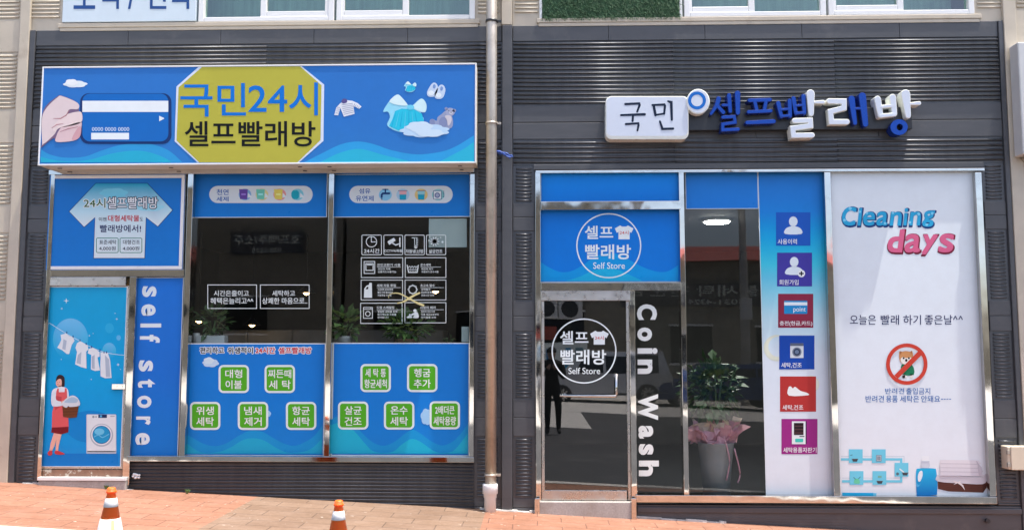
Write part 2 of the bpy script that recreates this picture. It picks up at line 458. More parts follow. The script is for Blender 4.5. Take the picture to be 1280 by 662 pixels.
# ------------------------------------------------------------------ the building
xm = (xl+xr)/2
B = thing('laundromat_building', 'two storey shop building with dark ribbed ground floor cladding and beige upper storey', 'building', (xm, 0, G(xm)))
def rib_bars(m, x0, x1, z0, z1, pitch, depth=.015, y=0.0, fill=.55, cap=True):
    n = max(1, round((z1-z0)/pitch)); p = (z1-z0)/n; h = p*fill; K = 6
    for k in range(n):
        c = z0+p*(k+.5)
        prof = [(y-depth*u, c+h*v) for u, v in ((0, -.5), (.62, -.47), (.93, -.36), (1, -.2), (.97, .0), (.70, .27), (0, .5))]
        bv = m.grid([(x0, a, b) for a, b in prof]+[(x1, a, b) for a, b in prof],
                    [(j, j+1, K+2+j, K+1+j) for j in range(K)]+([tuple(range(K+1)), tuple(range(K+1, 2*K+2))] if cap else []))
        for v in bv:
            for f in v.link_faces:
                if len(f.verts) == 4: f.smooth = True
FL = [(133, 175), (254, 289), (376, 414), (498, 545), (622, 700)]
def field(mr, mf, x0, x1, ztop, zbot, pitch, inset=.02, depth=.015):
    """ribbed sheet with smooth bands; mr takes ribs and sheet, mf the bands"""
    mr.box(x0, x1, 0, .1, zbot, ztop)
    edges = [ztop]
    for a, b in FL:
        za, zb = zc(a), zc(b)
        if zb > ztop or za < zbot: continue
        za, zb = min(za, ztop), max(zb, zbot)
        if edges[-1]-za > .06: rib_bars(mr, x0+inset, x1-inset, za+.012, edges[-1]-.012, pitch, depth)
        zm = (za+zb)/2
        mf.box(x0+.004, x1-.004, -.010, -.0005, zm+.004, za-.004, .003)
        mf.box(x0+.004, x1-.004, -.012, -.0005, zb+.004, zm-.004, .003)
        edges.append(zb)
    if edges[-1]-zbot > .05: rib_bars(mr, x0+inset, x1-inset, zbot+.006, edges[-1]-.012, pitch, depth)
mr, mf = MB(), MB()
Zt, Zm = zc(33), zc(207)
post0, post1 = P(627.5, 330).x, P(640.5, 330).x
# upper field, in two bays either side of the flat post
for a, b in ((xl+.06, post0-.003), (post1+.003, xr-.05)):
    mr.box(a, b, 0, .1, Zm, zc(52.5))
    nb = 2 if b < 1 else 3
    for k in range(nb):
        u0, u1 = a+.008+(b-a-.016)*k/nb, a+.008+(b-a-.016)*(k+1)/nb; dy = (.0, .0022, -.0012)[k]; dz = (.0, -.0025, .0018)[k]
        rib_bars(mr, u0+.0015, u1-.0015, zc(131.5)+dz, zc(53)+dz, .0455, .024, y=dy)
        rib_bars(mr, u0+.0015, u1-.0015, zc(205.5)+dz, zc(176)+dz, .0455, .024, y=dy)
    for q0, q1 in ((133, 153.3), (154.3, 174.5)):
        nb = 4
        for k in range(nb):
            u0, u1 = a+(b-a)*k/nb, a+(b-a)*(k+1)/nb
            mf.box(u0+.002, u1-.002, -.012, -.0005, zc(q1), zc(q0), .004)
    nb = 5
    for k in range(nb):
        u0, u1 = a+(b-a)*k/nb, a+(b-a)*(k+1)/nb
        mf.box(u0+.0015, u1-.0015, -.014, .1, zc(52.3), Zt, .004)
# side strips below
gnd = lambda x: G(x)-.05
sx = [(xl+.06, P(55.5, 408).x-.004), (P(592.5, 408).x+.004, post0-.003), (post1+.003, P(669.5, 420).x-.004), (P(1236.5, 420).x+.004, xr-.05)]
for a, b in sx:
    field(mr, mf, a, b, Zm-.003, gnd(b) if b < 2 else zc(628), .036, .035)
mr.build('ribbed_cladding', 'dark_paint', B)
# corner trims and centre post
mf.box(xl, xl+.058, -.03, .1, gnd(xl), Zt, .005); mf.box(xr-.048, xr, -.03, .1, gnd(xr), Zt, .005)
mf.box(post0, post1, -.045, .1, gnd(post0)-.03, Zt+.0, .006)
# lip above the right storefront
mf.box(P(667, 209).x, P(1228, 209).x, -.03, -.018, zc(213), zc(206.5), .004)
mf.build('cladding_trim', 'dark_flat', B)
# kick panels
mk = MB(); kx0, kx1 = P(161, 590).x, P(592.5, 590).x
mk.box(kx0, kx1, 0, .1, gnd(kx1)-.1, zc(577)); rib_bars(mk, kx0+.005, kx1-.002, gnd(kx1)+.01, zc(577.5), .0347, .021)
mk.build('ribbed_kick_panel', 'dark_paint', B)
mk = MB(); qx0, qx1 = P(796, 630).x, xr-.051; zk = zc(629)
mk.box(qx0, qx1, -.012, .1, gnd(qx1)-.1, zk, .004)
mk.box(qx0, qx1, -.03, -.0125, zk-.075, zk-.02, .008)
for k in range(9): mk.box(qx0+.01, P(1060, 645).x, -.015, -.0122, zk-.12-.028*k-.012, zk-.12-.028*k, .001)
kp = mk.build('kick_panel', 'dark_flat', B)
mk = MB(); c = P(1233.5, 650, -.03); mk.tube([c, c+Vector((0, -.03, 0))], .022, 14); mk.tube([c, c+Vector((0, -.034, 0))], .012, 10)
mk.build('bolt', 'black_metal', kp)
# crumbling mortar along the foot
rnd = random.Random(3)
for x0, x1, w in ((P(600, 640).x, P(668, 640).x, .07), (P(791, 645).x, P(900, 645).x, .05), (P(30, 603).x, P(160, 610).x, .05)):
    x = x0; mk = MB()
    while x < x1:
        s = rnd.uniform(.06, .16); h = rnd.uniform(.004, .02); d = w*rnd.uniform(.6, 1.3)
        pts = [(x, .0), (x+s, .0), (x+s*1.02, -d*rnd.uniform(.7, 1)), (x+s*.5, -d), (x+.0, -d*rnd.uniform(.7, 1))]
        lo = [(a, b, G(a)-.02) for a, b in pts]; hi = [(a, b*.9, G(a)+h) for a, b in pts]
        m5 = list(range(5)); mk.grid(lo+hi, [(5, 6, 7, 8, 9)]+[(i, (i+1) % 5, 5+(i+1) % 5, 5+i) for i in m5]); x += s*.97
    mk.build('mortar_fillet', 'concrete', B)
# beige upper storey and side bays
mb = MB()
Ztop = P(640, -330).z
def beige(x0, x1, z0, z1, bands):
    mb.box(x0, x1, .0, .12, z0, z1)
    e = z1
    for za, zb in bands+[(z0, z0-1)]:
        if za >= e: continue
        za = max(za, z0)
        if e-za > .08: rib_bars(mb, x0+.03, x1-.03, za+.012, e-.012, .042, .014)
        if zb < z0: break
        mb.box(x0+.006, x1-.006, -.01, -.0005, zb+.004, za-.004, .003); e = zb
BZ = [(zc(a), zc(b)) for a, b in ((-230, -190), (-110, -62), (19, 60), (133, 175), (254, 289), (376, 414), (498, 545), (622, 660))]
tx0, tx1 = P(20, 200).x-.01, xl-.003
beige(-8.2, tx0-.003, G(-8.2)-.2, Ztop, BZ)
rx0, rx1 = xr+.003, P(1273, 200).x+.03
beige(rx1+.003, 8.8, G(8.8)-.2, Ztop, BZ)
wl0, wl1 = P(79, 10).x, P(593.5, 10).x; wr0, wr1 = P(676.5, 10).x, P(1217.5, 10).x
zs, zw = zc(35.5), P(640, -150).z
beige(tx0, wl0-.003, zs, Ztop, BZ)
beige(wl1+.003, P(626.5, 10).x, zs-.0, Ztop, BZ); beige(P(640.5, 10).x, wr0-.003, zs, Ztop, BZ)
beige(wr1+.003, rx1, zs, Ztop, BZ)
beige(wl0, wl1, zw, Ztop, BZ); beige(wr0, wr1, zw, Ztop, BZ)
mb.build('beige_cladding', 'beige_paint', B)
mb = MB()
mb.box(tx0, tx1, -.04, .1, G(tx0)-.1, Ztop, .006); mb.box(rx0, rx1, -.04, .1, G(rx1)-.1, Ztop, .006)
mb.box(P(627, 10).x, P(640, 10).x, -.045, .1, Zt+.003, Ztop, .006)
mb.box(-8.2, 8.8, -.1, .3, Ztop+.003, Ztop+.25, .01)
for x0 in (-8.2, 8.62): mb.box(x0, x0+.18, .123, 9.8, G(x0)-.3, Ztop)
mb.box(-8.02, 8.62, 9.62, 9.8, G(8)-.3, Ztop); mb.box(-8.2, 8.8, .302, 9.8, Ztop+.003, Ztop+.2)
mb.build('beige_trim', 'beige_paint', B)
mb = MB()
for a, b in ((P(74, 30).x, P(600, 30).x), (P(671, 30).x, P(1226, 30).x)):
    mb.box(a, b, -.026, .13, zc(30), zc(24.5), .006); mb.box(a+.02, b-.02, -.02, -.0155, zs+.01, zc(30.3), .004)
mb.build('window_sill', 'beige_paint', B)
# upper windows
def sash_window(x0, x1, parts, z0=None):
    z0 = zc(24.3) if z0 is None else z0
    f = MB(); t = .06
    f.box(x0, x0+t, -.02, .08, z0, zw, .006); f.box(x1-t, x1, -.02, .08, z0, zw, .006)
    f.box(x0+t+.001, x1-t-.001, -.02, .08, z0, z0+.05, .006); f.box(x0+t+.001, x1-t-.001, -.02, .08, zw-.05, zw, .006)
    w = f.build('upper_window', 'pvc_white', B)
    for a, b, y, net in parts:
        g = MB(); s = .065; za, zb = z0+.035, zw-.055
        g.box(a, a+s, y, y+.04, za, zb, .006); g.box(b-s, b, y, y+.04, za, zb, .006)
        g.box(a+s+.001, b-s-.001, y, y+.04, za, za+.075, .006); g.box(a+s+.001, b-s-.001, y, y+.04, zb-.06, zb, .006)
        g.build('sash', 'pvc_white', w)
    p = MB(); p.box(x0+t, x1-t, .03, .036, z0+.05, zw-.05); p.build('glass_pane', 'upper_glass', w)
X = lambda px, py=10: P(px, py).x
sash_window(X(249), X(418), [(X(326), X(414), -.012, 1)])
sash_window(X(421), X(594), [(X(423), X(511), -.012, 1)])
sash_window(X(855), X(1032), [(X(857), X(943), -.012, 1)])
sash_window(X(1035), X(1217), [(X(1037), X(1129), -.012, 1)])
mb = MB(); mb.box(wl0, wr1, .5, .55, zc(60), Ztop); mb.box(wl0, wr1, .13, .5, zc(60), zc(58))
mb.build('upper_room_wall', 'curtain_grey', B)
# steel storefronts
SP = dict(yf=-.045, yb=.07)
def member(m, x0, y0, x1, y1, yf=-.045, yb=.07, bev=.003):
    a, b, c, d = rect(x0, y0, x1, y1, yf); m.box(a, b, yf, yb, c, d, bev)
m = MB()
member(m, 55, 217.2, 60, 600); member(m, 61, 211, 592.6, 217, yf=-.05)
member(m, 57.8, 337, 230, 345.5, yf=-.04); member(m, 157.5, 345.7, 166, 606); member(m, 229.3, 217.2, 236.3, 570)
member(m, 408, 217.2, 414.6, 570); member(m, 587, 217.2, 592.6, 570); member(m, 159, 570.2, 592.6, 576.8, yf=-.065)
sf = m.build('storefront_frame', 'steel_polished', B)
def pane(x0, y0, x1, y1, par, mat='shop_glass', y=.035):
    a, b, c, d = rect(x0, y0, x1, y1, y); m = MB(); m.box(a, b, y, y+.006, c, d); return m.build('glass_pane', mat, par)
pane(236.6, 217.3, 407.8, 570, sf); pane(414.9, 217.3, 586.8, 570, sf)
m = MB()
member(m, 669.5, 215.2, 676, 627); member(m, 669.5, 211.5, 1231, 215, yf=-.046)
member(m, 676.2, 251.5, 851, 261.8, yf=-.07); member(m, 676.2, 353, 851.5, 362.8, yf=-.055)
member(m, 788, 363, 795, 627); member(m, 851.7, 215.2, 858, 619); member(m, 1036.5, 215.2, 1044.3, 619); member(m, 1228, 215.2, 1236.3, 619, yf=-.06)
member(m, 795.2, 619.2, 1246.5, 628.3, yf=-.075)
sr = m.build('storefront_frame', 'steel_polished', B)
pane(795.2, 363, 851.5, 619, sr); pane(858.2, 215.3, 1036.3, 619, sr)
# glass entrance door
D = thing('entrance_door', None, None, (0, 0, 0)); D.parent = B; D.location = Vector(P(732, 625).to_tuple())-B.location
m = MB(); member(m, 676.2, 363.2, 787.8, 375.4, yf=-.05, yb=.05); m.build('door_header', 'steel_brushed', D)
m = MB(); member(m, 677, 375.8, 680.5, 624.6, yf=-.03, yb=.03); member(m, 784, 375.8, 787.4, 624.6, yf=-.03, yb=.03)
member(m, 680.7, 612.5, 783.8, 624.6, yf=-.03, yb=.03); m.build('door_stile', 'steel_brushed', D)
pane(680.4, 375.8, 784.2, 612.8, D, 'door_glass', y=-.004)
m = MB(); a, b, c = P(700, 494.3, -.075), P(771, 494.8, -.075), P(770.5, 467, -.075)
m.tube([a, b-Vector((.02, 0, 0)), b-Vector((.006, 0, -.006)), b+Vector((0, 0, .02)), c], .014, 12)
for q in (a+Vector((.05, 0, 0)), c-Vector((0, 0, .02))): m.tube([q, (q.x, -.005, q.z)], .01, 10); m.tube([(q.x, -.012, q.z), (q.x, -.005, q.z)], .022, 14)
m.build('door_handle', 'steel_polished', D)
m = MB(); a, b, c, d = rect(668, 627.3, 791, 650, -.12); m.box(a, b, -.10, .1, G(b)-.1, d, .006); m.build('door_step', 'granite_step', B)
for px in (671.5, 792.3):
    m = MB(); q = P(px, 626, -.11); m.box(q.x-.025, q.x+.025, -.115, -.085, G(q.x)-.02, q.z+.03, .005); m.build('step_cap', 'steel_polished', B)
# service door on the left
D2 = thing('service_door', None, None, (0, 0, 0)); D2.parent = B; D2.location = Vector(P(108, 598).to_tuple())-B.location
m = MB(); member(m, 60.2, 345.9, 157.3, 356.8, yf=-.04); m.build('door_header', 'steel_brushed', D2)
m = MB(); a, b, c, d = rect(56.6, 357, 156.5, 585.8, -.03); m.box(a, b, -.012, .03, c, d, .003); m.build('door_leaf', 'steel_brushed', D2)
m = MB(); a, b, c, d = rect(139.5, 479.3, 156.8, 486.3, -.04); m.box(a, b, -.04, -.0125, c, d, .004)
q = P(151, 482.7, -.045); m.tube([q, q+Vector((0, .01, 0))], .016, 14); q = P(145, 482.7, -.045); m.tube([q, q+Vector((0, .01, 0))], .01, 12)
m.build('lock', 'steel_polished', D2)
m = MB(); member(m, 53, 586.5, 153, 595.5, yf=-.02); m.build('kick_rail', 'peeling_brown', D2)
m = MB(); member(m, 46.5, 596.2, 157, 600.2, yf=-.085); m.build('threshold', 'pvc_white', D2)
m = MB(); a, b, c, d = rect(47.5, 600.6, 157, 612, -.075); m.box(a, b, -.075, .1, G(b)-.1, d, .006); m.build('door_step', 'granite_step', B)
# interior
zf, zce = zc(622), P(896, 277, 1.3).z+.03
ix0, ix1 = P(60, 400).x, P(1240, 400).x
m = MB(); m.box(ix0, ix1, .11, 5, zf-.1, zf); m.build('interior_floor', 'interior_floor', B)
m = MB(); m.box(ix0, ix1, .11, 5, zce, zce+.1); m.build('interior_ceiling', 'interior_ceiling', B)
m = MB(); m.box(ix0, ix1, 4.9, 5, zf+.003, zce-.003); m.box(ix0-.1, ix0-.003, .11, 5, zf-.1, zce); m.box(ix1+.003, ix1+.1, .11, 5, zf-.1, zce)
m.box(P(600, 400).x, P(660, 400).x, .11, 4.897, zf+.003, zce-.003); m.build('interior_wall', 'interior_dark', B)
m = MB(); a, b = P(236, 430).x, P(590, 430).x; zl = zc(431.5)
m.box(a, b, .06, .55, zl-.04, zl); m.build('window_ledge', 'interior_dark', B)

# ------------------------------------------------------------------ left light box sign
YS = -.29
a, b, c, d = rect(52.3, 83.2, 593.6, 203.6, YS)
S = thing('fascia_sign', 'long blue light box sign with a yellow octagon, hand with card and clouds', 'sign', ((a+b)/2, 0, c))
m = MB(); m.box(a-.012, b+.012, YS+.012, -.018, c-.014, d+.014, .006); m.build('sign_box', 'cream_box', S)
m = MB(); w = .012
m.box(a-.016, a, YS-.006, YS+.0118, c-.016, d+.016, .003); m.box(b, b+.016, YS-.006, YS+.0118, c-.016, d+.016, .003)
m.box(a+.0005, b-.0005, YS-.006, YS+.0118, c-.016, c, .003); m.box(a+.0005, b-.0005, YS-.006, YS+.0118, d, d+.016, .003)
m.build('sign_rim', 'pvc_white', S)
BL = [(84, (47, 106, 196)), (150, (45, 106, 197)), (204, (47, 112, 197))]
m = MB(); gradpanel(m, a, b, YS, c, d, BL, 84, 204); m.build('sign_face', 'printed_banner', S)
for px in (199, 331, 455):
    m = MB(); q = P(px, 82, -.2); m.tube([(q.x, -.2, d+.012), (q.x, -.2, d+.04)], .012, 10); m.build('fixing_screw', 'black_metal', S)
for px in (75, 214, 375, 412, 575):
    m = MB(); q = P(px, 206, -.15); m.box(q.x-.02, q.x+.02, -.16, -.14, c-.02, c-.0145); m.build('fixing_screw', 'black_metal', S)
z1 = lambda x, y: (x/3.153, y/3.153)
z5 = lambda x, y: (400+x/5.09, 80+y/5.09)
A = Art(YS)
def wave(A, top, ybot, c, l=1, smooth=True):
    t = smooth_pts(top, 8) if smooth else top
    for p, q in zip(t, t[1:]): A.poly([p, q, (q[0], ybot), (p[0], ybot)], c, l)
wave(A, [(51.5, 187), (62, 193), (80, 197), (105, 196), (128, 188), (150, 181.5), (172, 179.5), (192, 181), (212, 189), (228, 203)], 203, (48, 140, 214), 1)
wave(A, [(51, 196), (70, 200.5), (92, 202), (115, 199), (140, 192), (165, 188.5), (185, 190), (205, 197), (215, 203)], 203, (40, 158, 208), 2)
A.build('wave_print', S, 'printed_banner'); A = Art(YS)
wave(A, [(380, 203), (400, 193), (425, 181), (446, 177), (466, 180), (490, 188), (520, 193), (550, 190), (570, 183), (592.8, 169)], 203, (48, 145, 222), 1)
wave(A, [(400, 203), (420, 193), (440, 187), (455, 187), (480, 194), (510, 201)], 203, (45, 165, 214), 2)
wave(A, [(548, 203), (565, 194), (580, 186), (592.8, 177)], 203, (45, 165, 214), 2)
A.build('wave_print', S, 'printed_banner')
A = Art(YS, z1)
A.poly(blob(297, 332, 84, 24, 6, 2), (226, 232, 246), 2); A.poly(blob(282, 326, 44, 24, 5, 1), (236, 240, 250), 3)
A.build('cloud_print', S, 'printed_banner')
A = Art(YS, z1)   # hand holding the card
A.poly(rrpts(316, 368, 676, 568, 34), (22, 52, 110), 2)
A.poly(rrpts(325, 370, 664, 558, 30), (20, 96, 190), 4)
A.rect(325.2, 398, 663.8, 442, (232, 234, 246), 5)
A.poly([(628, 457), (649, 467), (628, 479)], (225, 232, 246), 5); A.rect(360, 524, 509, 550, (232, 234, 246), 5)
A.text('0000 0000 0000', 363, 502, 510, 517, (205, 218, 240), 5, .02)
A.build('card_print', S, 'printed_banner')
A = Art(YS, z1)
A.poly(closed([(166, 560), (164, 470), (180, 420), (225, 382), (245, 378), (305, 405), (312, 440), (320, 470), (322, 500), (300, 548), (262, 560), (222, 560), (215, 545), (190, 560), (162, 582)], 3), (120, 96, 128), 5)
A.poly(closed([(167, 565), (166, 470), (185, 425), (228, 384), (246, 380), (306, 406), (309, 430), (275, 432), (262, 452), (240, 470), (222, 520), (195, 550), (172, 568)], 4), (224, 202, 206), 6)
A.poly(closed([(235, 470), (262, 452), (300, 442), (322, 444), (324, 478), (300, 492), (262, 500), (235, 505), (215, 520), (210, 500)], 4), (232, 208, 210), 7)
A.poly(closed([(222, 540), (240, 505), (270, 495), (318, 482), (322, 500), (312, 540), (290, 555), (225, 560)], 4), (222, 190, 196), 7)
A.line([(212, 468), (240, 468), (262, 455), (275, 434)], [2, 4, 4, 2], (178, 120, 128), 8)
A.line([(205, 505), (225, 492), (250, 488)], [2, 4, 2], (186, 132, 138), 8); A.line([(238, 520), (270, 508), (308, 500)], [2, 4, 2], (180, 128, 138), 8)
A.poly(closed([(284, 548), (305, 508), (320, 500), (318, 535), (300, 552)], 3), (212, 160, 170), 8)
A.build('hand_print', S, 'printed_banner')
z4 = lambda x, y: (200+x/5.09, 80+y/5.09)
A = Art(YS, z4)
o8 = [(246, 20), (902, 16), (1045, 132), (1040, 490), (884, 627), (240, 627), (94, 492), (105, 145)]
A.poly(o8, (214, 220, 240), 3)
i8 = [(268, 20.5), (892, 16.5), (1028, 137), (1022, 484), (874, 626.5), (250, 626.5), (106, 488), (119, 150)]
A.poly(i8, (183, 174, 66), 4)
A.build('octagon_print', S, 'printed_banner')
A = Art(YS, z4)
A.text('국민', 130, 122, 548, 336, (8, 104, 208), 6, .022); A.text('24', 563, 138, 810, 306, (8, 104, 208), 6, .022); A.text('시', 822, 118, 1006, 328, (8, 104, 208), 6, .022)
A.build('lettering', S, 'printed_banner'); A = Art(YS, z4)
A.text('셀프빨래방', 158, 364, 990, 526, (12, 14, 12), 6, .012)
A.build('lettering', S, 'printed_banner')
# clothes and toys printed on the right of the sign
A = Art(YS, z5)
A.poly([(130, 250), (165, 230), (205, 235), (240, 250), (265, 272), (250, 286), (213, 268), (220, 318), (152, 336), (130, 280), (116, 327), (91, 326), (104, 278)], (226, 226, 238), 3)
for k in range(6): A.line([(138+k*3, 262+k*12), (208+k*1.5, 252+k*11)], 3, (150, 150, 182), 4)
for k in range(4): A.line([(100+k*3, 312-k*12), (118+k*3, 314-k*12)], 3, (150, 150, 182), 4); A.line([(222+k*9, 254+k*6), (216+k*9, 266+k*6)], 3, (150, 150, 182), 4)
A.poly(closed([(138, 235), (150, 222), (170, 226), (172, 244), (152, 252), (138, 246)], 4), (92, 82, 140), 5)
A.build('striped_jacket_print', S, 'printed_banner')
for s, ox, oy, nm in ((1, 0, 0, 'dress_print'), (.29, 417, 55, 'dress_print')):
    A = Art(YS, lambda x, y, s=s, ox=ox, oy=oy: z5(x*s+ox, y*s+oy))
    A.poly(closed([(445, 232), (490, 195), (520, 212), (562, 262), (590, 262), (645, 220), (677, 255), (672, 305), (640, 312), (660, 360), (600, 420), (512, 434), (430, 395), (445, 340), (432, 305), (402, 302)], 4), (150, 214, 240), 3)
    A.poly([(478, 300), (520, 285), (600, 290), (648, 318), (662, 365), (590, 405), (500, 425), (440, 395), (462, 350)], (40, 178, 226), 4)
    A.poly(closed([(445, 232), (490, 196), (520, 214), (556, 262), (500, 262), (455, 250)], 4), (216, 236, 246), 5)
    A.poly(closed([(596, 265), (645, 222), (676, 256), (670, 306), (630, 300), (600, 285)], 4), (206, 232, 246), 5)
    for k in range(7): A.line([(485+k*20, 305), (455+k*28, 400)], [2, 5], (96, 202, 236) if k % 2 else (20, 150, 210), 5)
    A.poly(closed([(556, 272), (575, 260), (600, 272), (590, 290), (562, 290)], 3), (110, 204, 236), 6)
    A.build(nm, S, 'printed_banner')
A = Art(YS, z5)
for cx, cy in ((715, 172), (762, 185)):
    A.poly(closed([(cx-34, cy+12), (cx-22, cy-18), (cx+2, cy-50), (cx+24, cy-48), (cx+36, cy-20), (cx+24, cy+24), (cx+2, cy+38), (cx-26, cy+34)], 4), (196, 210, 236), 3)
    A.circle(cx-8, cy+14, 18, (226, 232, 244), 4, 16, 16); A.circle(cx+12, cy-28, 9, (120, 150, 206), 4, 14, 14)
A.build('baby_shoes_print', S, 'printed_banner')
A = Art(YS, z5)
A.poly(closed([(748, 340), (775, 318), (800, 300), (832, 318), (846, 360), (838, 405), (790, 412), (750, 405), (705, 392), (698, 362), (716, 350), (742, 362)], 4), (150, 156, 190), 3)
A.circle(828, 306, 30, (160, 164, 196), 4, 26); A.circle(803, 285, 10, (140, 146, 184), 4); A.circle(856, 297, 10, (140, 146, 184), 4)
A.circle(834, 312, 11, (200, 198, 214), 5, 9); A.circle(834, 308, 4, (40, 42, 60), 6, 3); A.circle(820, 299, 3, (40, 42, 60), 6); A.circle(843, 300, 3, (40, 42, 60), 6)
A.poly(closed([(796, 330), (830, 330), (838, 360), (818, 395), (806, 360)], 3), (206, 196, 208), 5); A.circle(784, 372, 26, (130, 138, 178), 5, 34); A.circle(715, 374, 16, (130, 138, 178), 5, 22)
A.build('teddy_bear_print', S, 'printed_banner')
A = Art(YS, z5)
A.poly(blob(668, 425, 280, 76, 9, 3), (188, 212, 240), 7); A.poly(blob(635, 400, 150, 60, 6, 2), (206, 222, 244), 8); A.poly(blob(700, 440, 160, 44, 6, 1), (206, 222, 244), 9)
A.build('cloud_print', S, 'printed_banner')

# ------------------------------------------------------------------ right channel letter sign
YC = -.17
c0 = P(950, 150, YC)
S = thing('channel_letter_sign', 'raised blue and white letters on a black rail beside a white name plate', 'sign', (c0.x, 0, zc(163)))
m = MB(); a, b, c, d = rect(850, 135, 1140, 162, -.1); m.box(a, b, -.10, -.018, c, d, .004); m.build('mounting_rail', 'black_metal', S)
z6 = lambda x, y: (740+x/5.09, 80+y/5.09)
z7 = lambda x, y: (940+x/5.09, 80+y/5.09)
def xz(fn, pts, Y): return [XZ(*fn(x, y), Y) for x, y in pts]
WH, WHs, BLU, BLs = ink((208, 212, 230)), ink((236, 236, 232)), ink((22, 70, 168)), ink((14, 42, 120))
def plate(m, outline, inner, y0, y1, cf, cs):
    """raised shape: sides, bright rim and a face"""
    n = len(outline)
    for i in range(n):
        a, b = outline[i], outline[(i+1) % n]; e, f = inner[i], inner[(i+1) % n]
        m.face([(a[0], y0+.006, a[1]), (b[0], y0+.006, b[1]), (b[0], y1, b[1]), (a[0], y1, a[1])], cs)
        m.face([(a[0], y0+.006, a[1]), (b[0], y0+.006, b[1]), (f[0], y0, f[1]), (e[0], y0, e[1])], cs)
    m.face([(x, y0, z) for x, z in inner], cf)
m = MB(); o = xz(z6, rrpts(87, 205, 615, 478, 38, 8), YC); i = xz(z6, rrpts(93, 209, 609, 458, 34, 8), YC)
plate(m, o, i, YC, -.02, WH, WHs); nb = m.build('name_plate', 'letter_acrylic', S)
A = Art(YC, z6); NV = (24, 34, 58)
for k, (pts, w) in enumerate([([(212, 256), (300, 252), (303, 262), (287, 305)], [15, 15, 15, 12]), ([(184, 326), (335, 321)], [13, 17]), ([(261, 326), (258, 364)], 14), ([(215, 383), (294, 378), (296, 390), (289, 424)], [14, 14, 14, 12]),
        ([(384, 262), (460, 259), (464, 268), (459, 318)], [13, 15, 15, 13]), ([(392, 264), (404, 326)], 16), ([(404, 325), (458, 317)], 12), ([(484, 238), (504, 244), (508, 356)], [12, 18, 14]), ([(432, 366), (448, 414), (516, 412)], [13, 15, 15])]):
    A.line(pts, w, NV, 2+k*.2)
A.build('lettering', nb, 'letter_acrylic')
m = MB(); o = xz(z6, circ(676, 239, 74, 85*.94, 40), YC-.02); i = xz(z6, circ(676, 237, 68, 77*.96, 40), YC-.02)
plate(m, o, i, YC-.02, -.05, WH, WHs); rd = m.build('ring_disc', 'letter_acrylic', S)
A = Art(YC-.02, z6); A.ring(668, 233, 57, 20, (30, 98, 196), 2); A.build('ring_mark', rd, 'letter_acrylic')
def stroke3(m, fn, pts, w, blue, k, sc=1.0):
    ws = w if isinstance(w, list) else [w]*len(pts)
    o = xz(fn, ribbon(pts, ws), YC); i = xz(fn, ribbon(pts, [max(v-7, 3) for v in ws]), YC)
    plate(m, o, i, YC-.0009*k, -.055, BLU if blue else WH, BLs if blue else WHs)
B6 = lambda x, y: z6(x, y)
letters = [
 [ (z6, [([(806, 222), (796, 262), (758, 318)], [34, 28, 20], 1), ([(792, 258), (836, 308)], [24, 28], 1), ([(832, 262), (868, 262)], 20, 1), ([(872, 200), (880, 302)], [30, 26], 1), ([(926, 188), (928, 312)], [38, 30], 1),
         ([(832, 340), (905, 336), (910, 372), (832, 384), (832, 420), (930, 416)], 24, 1)]) ],
 [ (z6, [([(1002, 232), (1134, 228)], 26, 1), ([(1036, 238), (1050, 300)], 26, 1), ([(1108, 236), (1096, 300)], 26, 1), ([(996, 306), (1138, 299)], 24, 1), ([(986, 374), (1156, 366)], [26, 30], 1)]) ],
 [ (z7, [([(168, 250), (188, 335)], [32, 26], 1), ([(240, 235), (243, 332)], [30, 28], 1), ([(184, 290), (238, 286)], 18, 1), ([(190, 332), (244, 328)], 20, 1),
         ([(264, 220), (280, 315)], [32, 26], 1), ([(326, 205), (333, 312)], [30, 28], 1), ([(278, 266), (330, 262)], 18, 1), ([(282, 313), (334, 310)], 20, 1),
         ([(372, 190), (376, 318)], [54, 34], 0), ([(398, 245), (452, 243)], [18, 26], 0), ([(270, 362), (370, 360), (372, 394), (258, 410), (264, 456), (382, 454)], 34, 0)]) ],
 [ (z7, [([(492, 236), (586, 238), (586, 280), (500, 302), (506, 368), (606, 368)], 36, 0), ([(634, 222), (656, 376)], [44, 30], 1), ([(662, 284), (700, 282)], 18, 1), ([(702, 205), (722, 384)], [50, 38], 1)]) ],
 [ (z7, [([(800, 224), (820, 328)], [44, 36], 0), ([(896, 212), (908, 318)], [44, 34], 0), ([(826, 272), (896, 266)], 22, 0), ([(822, 330), (906, 322)], 26, 0), ([(978, 192), (994, 330)], [60, 36], 0), ([(1012, 254), (1064, 250)], [18, 26], 0)]) ],
]
for parts in letters:
    m = MB(); k = 0
    for fn, st in parts:
        for pts, w, bl in st: stroke3(m, fn, pts, w, bl, k); k += 1
    if parts is letters[-1]:
        oo = xz(z7, circ(936, 402, 55, 50, 28), YC); ii = xz(z7, circ(940, 402, 20, 21, 28), YC)
        n = 28
        for q in range(n):
            a, b, e, f = oo[q], oo[(q+1) % n], ii[q], ii[(q+1) % n]
            m.face([(a[0], YC, a[1]), (b[0], YC, b[1]), (f[0], YC, f[1]), (e[0], YC, e[1])], BLU)
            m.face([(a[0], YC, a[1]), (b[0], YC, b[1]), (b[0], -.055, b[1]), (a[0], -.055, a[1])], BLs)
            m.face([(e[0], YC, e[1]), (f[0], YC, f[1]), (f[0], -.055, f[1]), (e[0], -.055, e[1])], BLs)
    m.build('raised_letter', 'letter_acrylic', S)
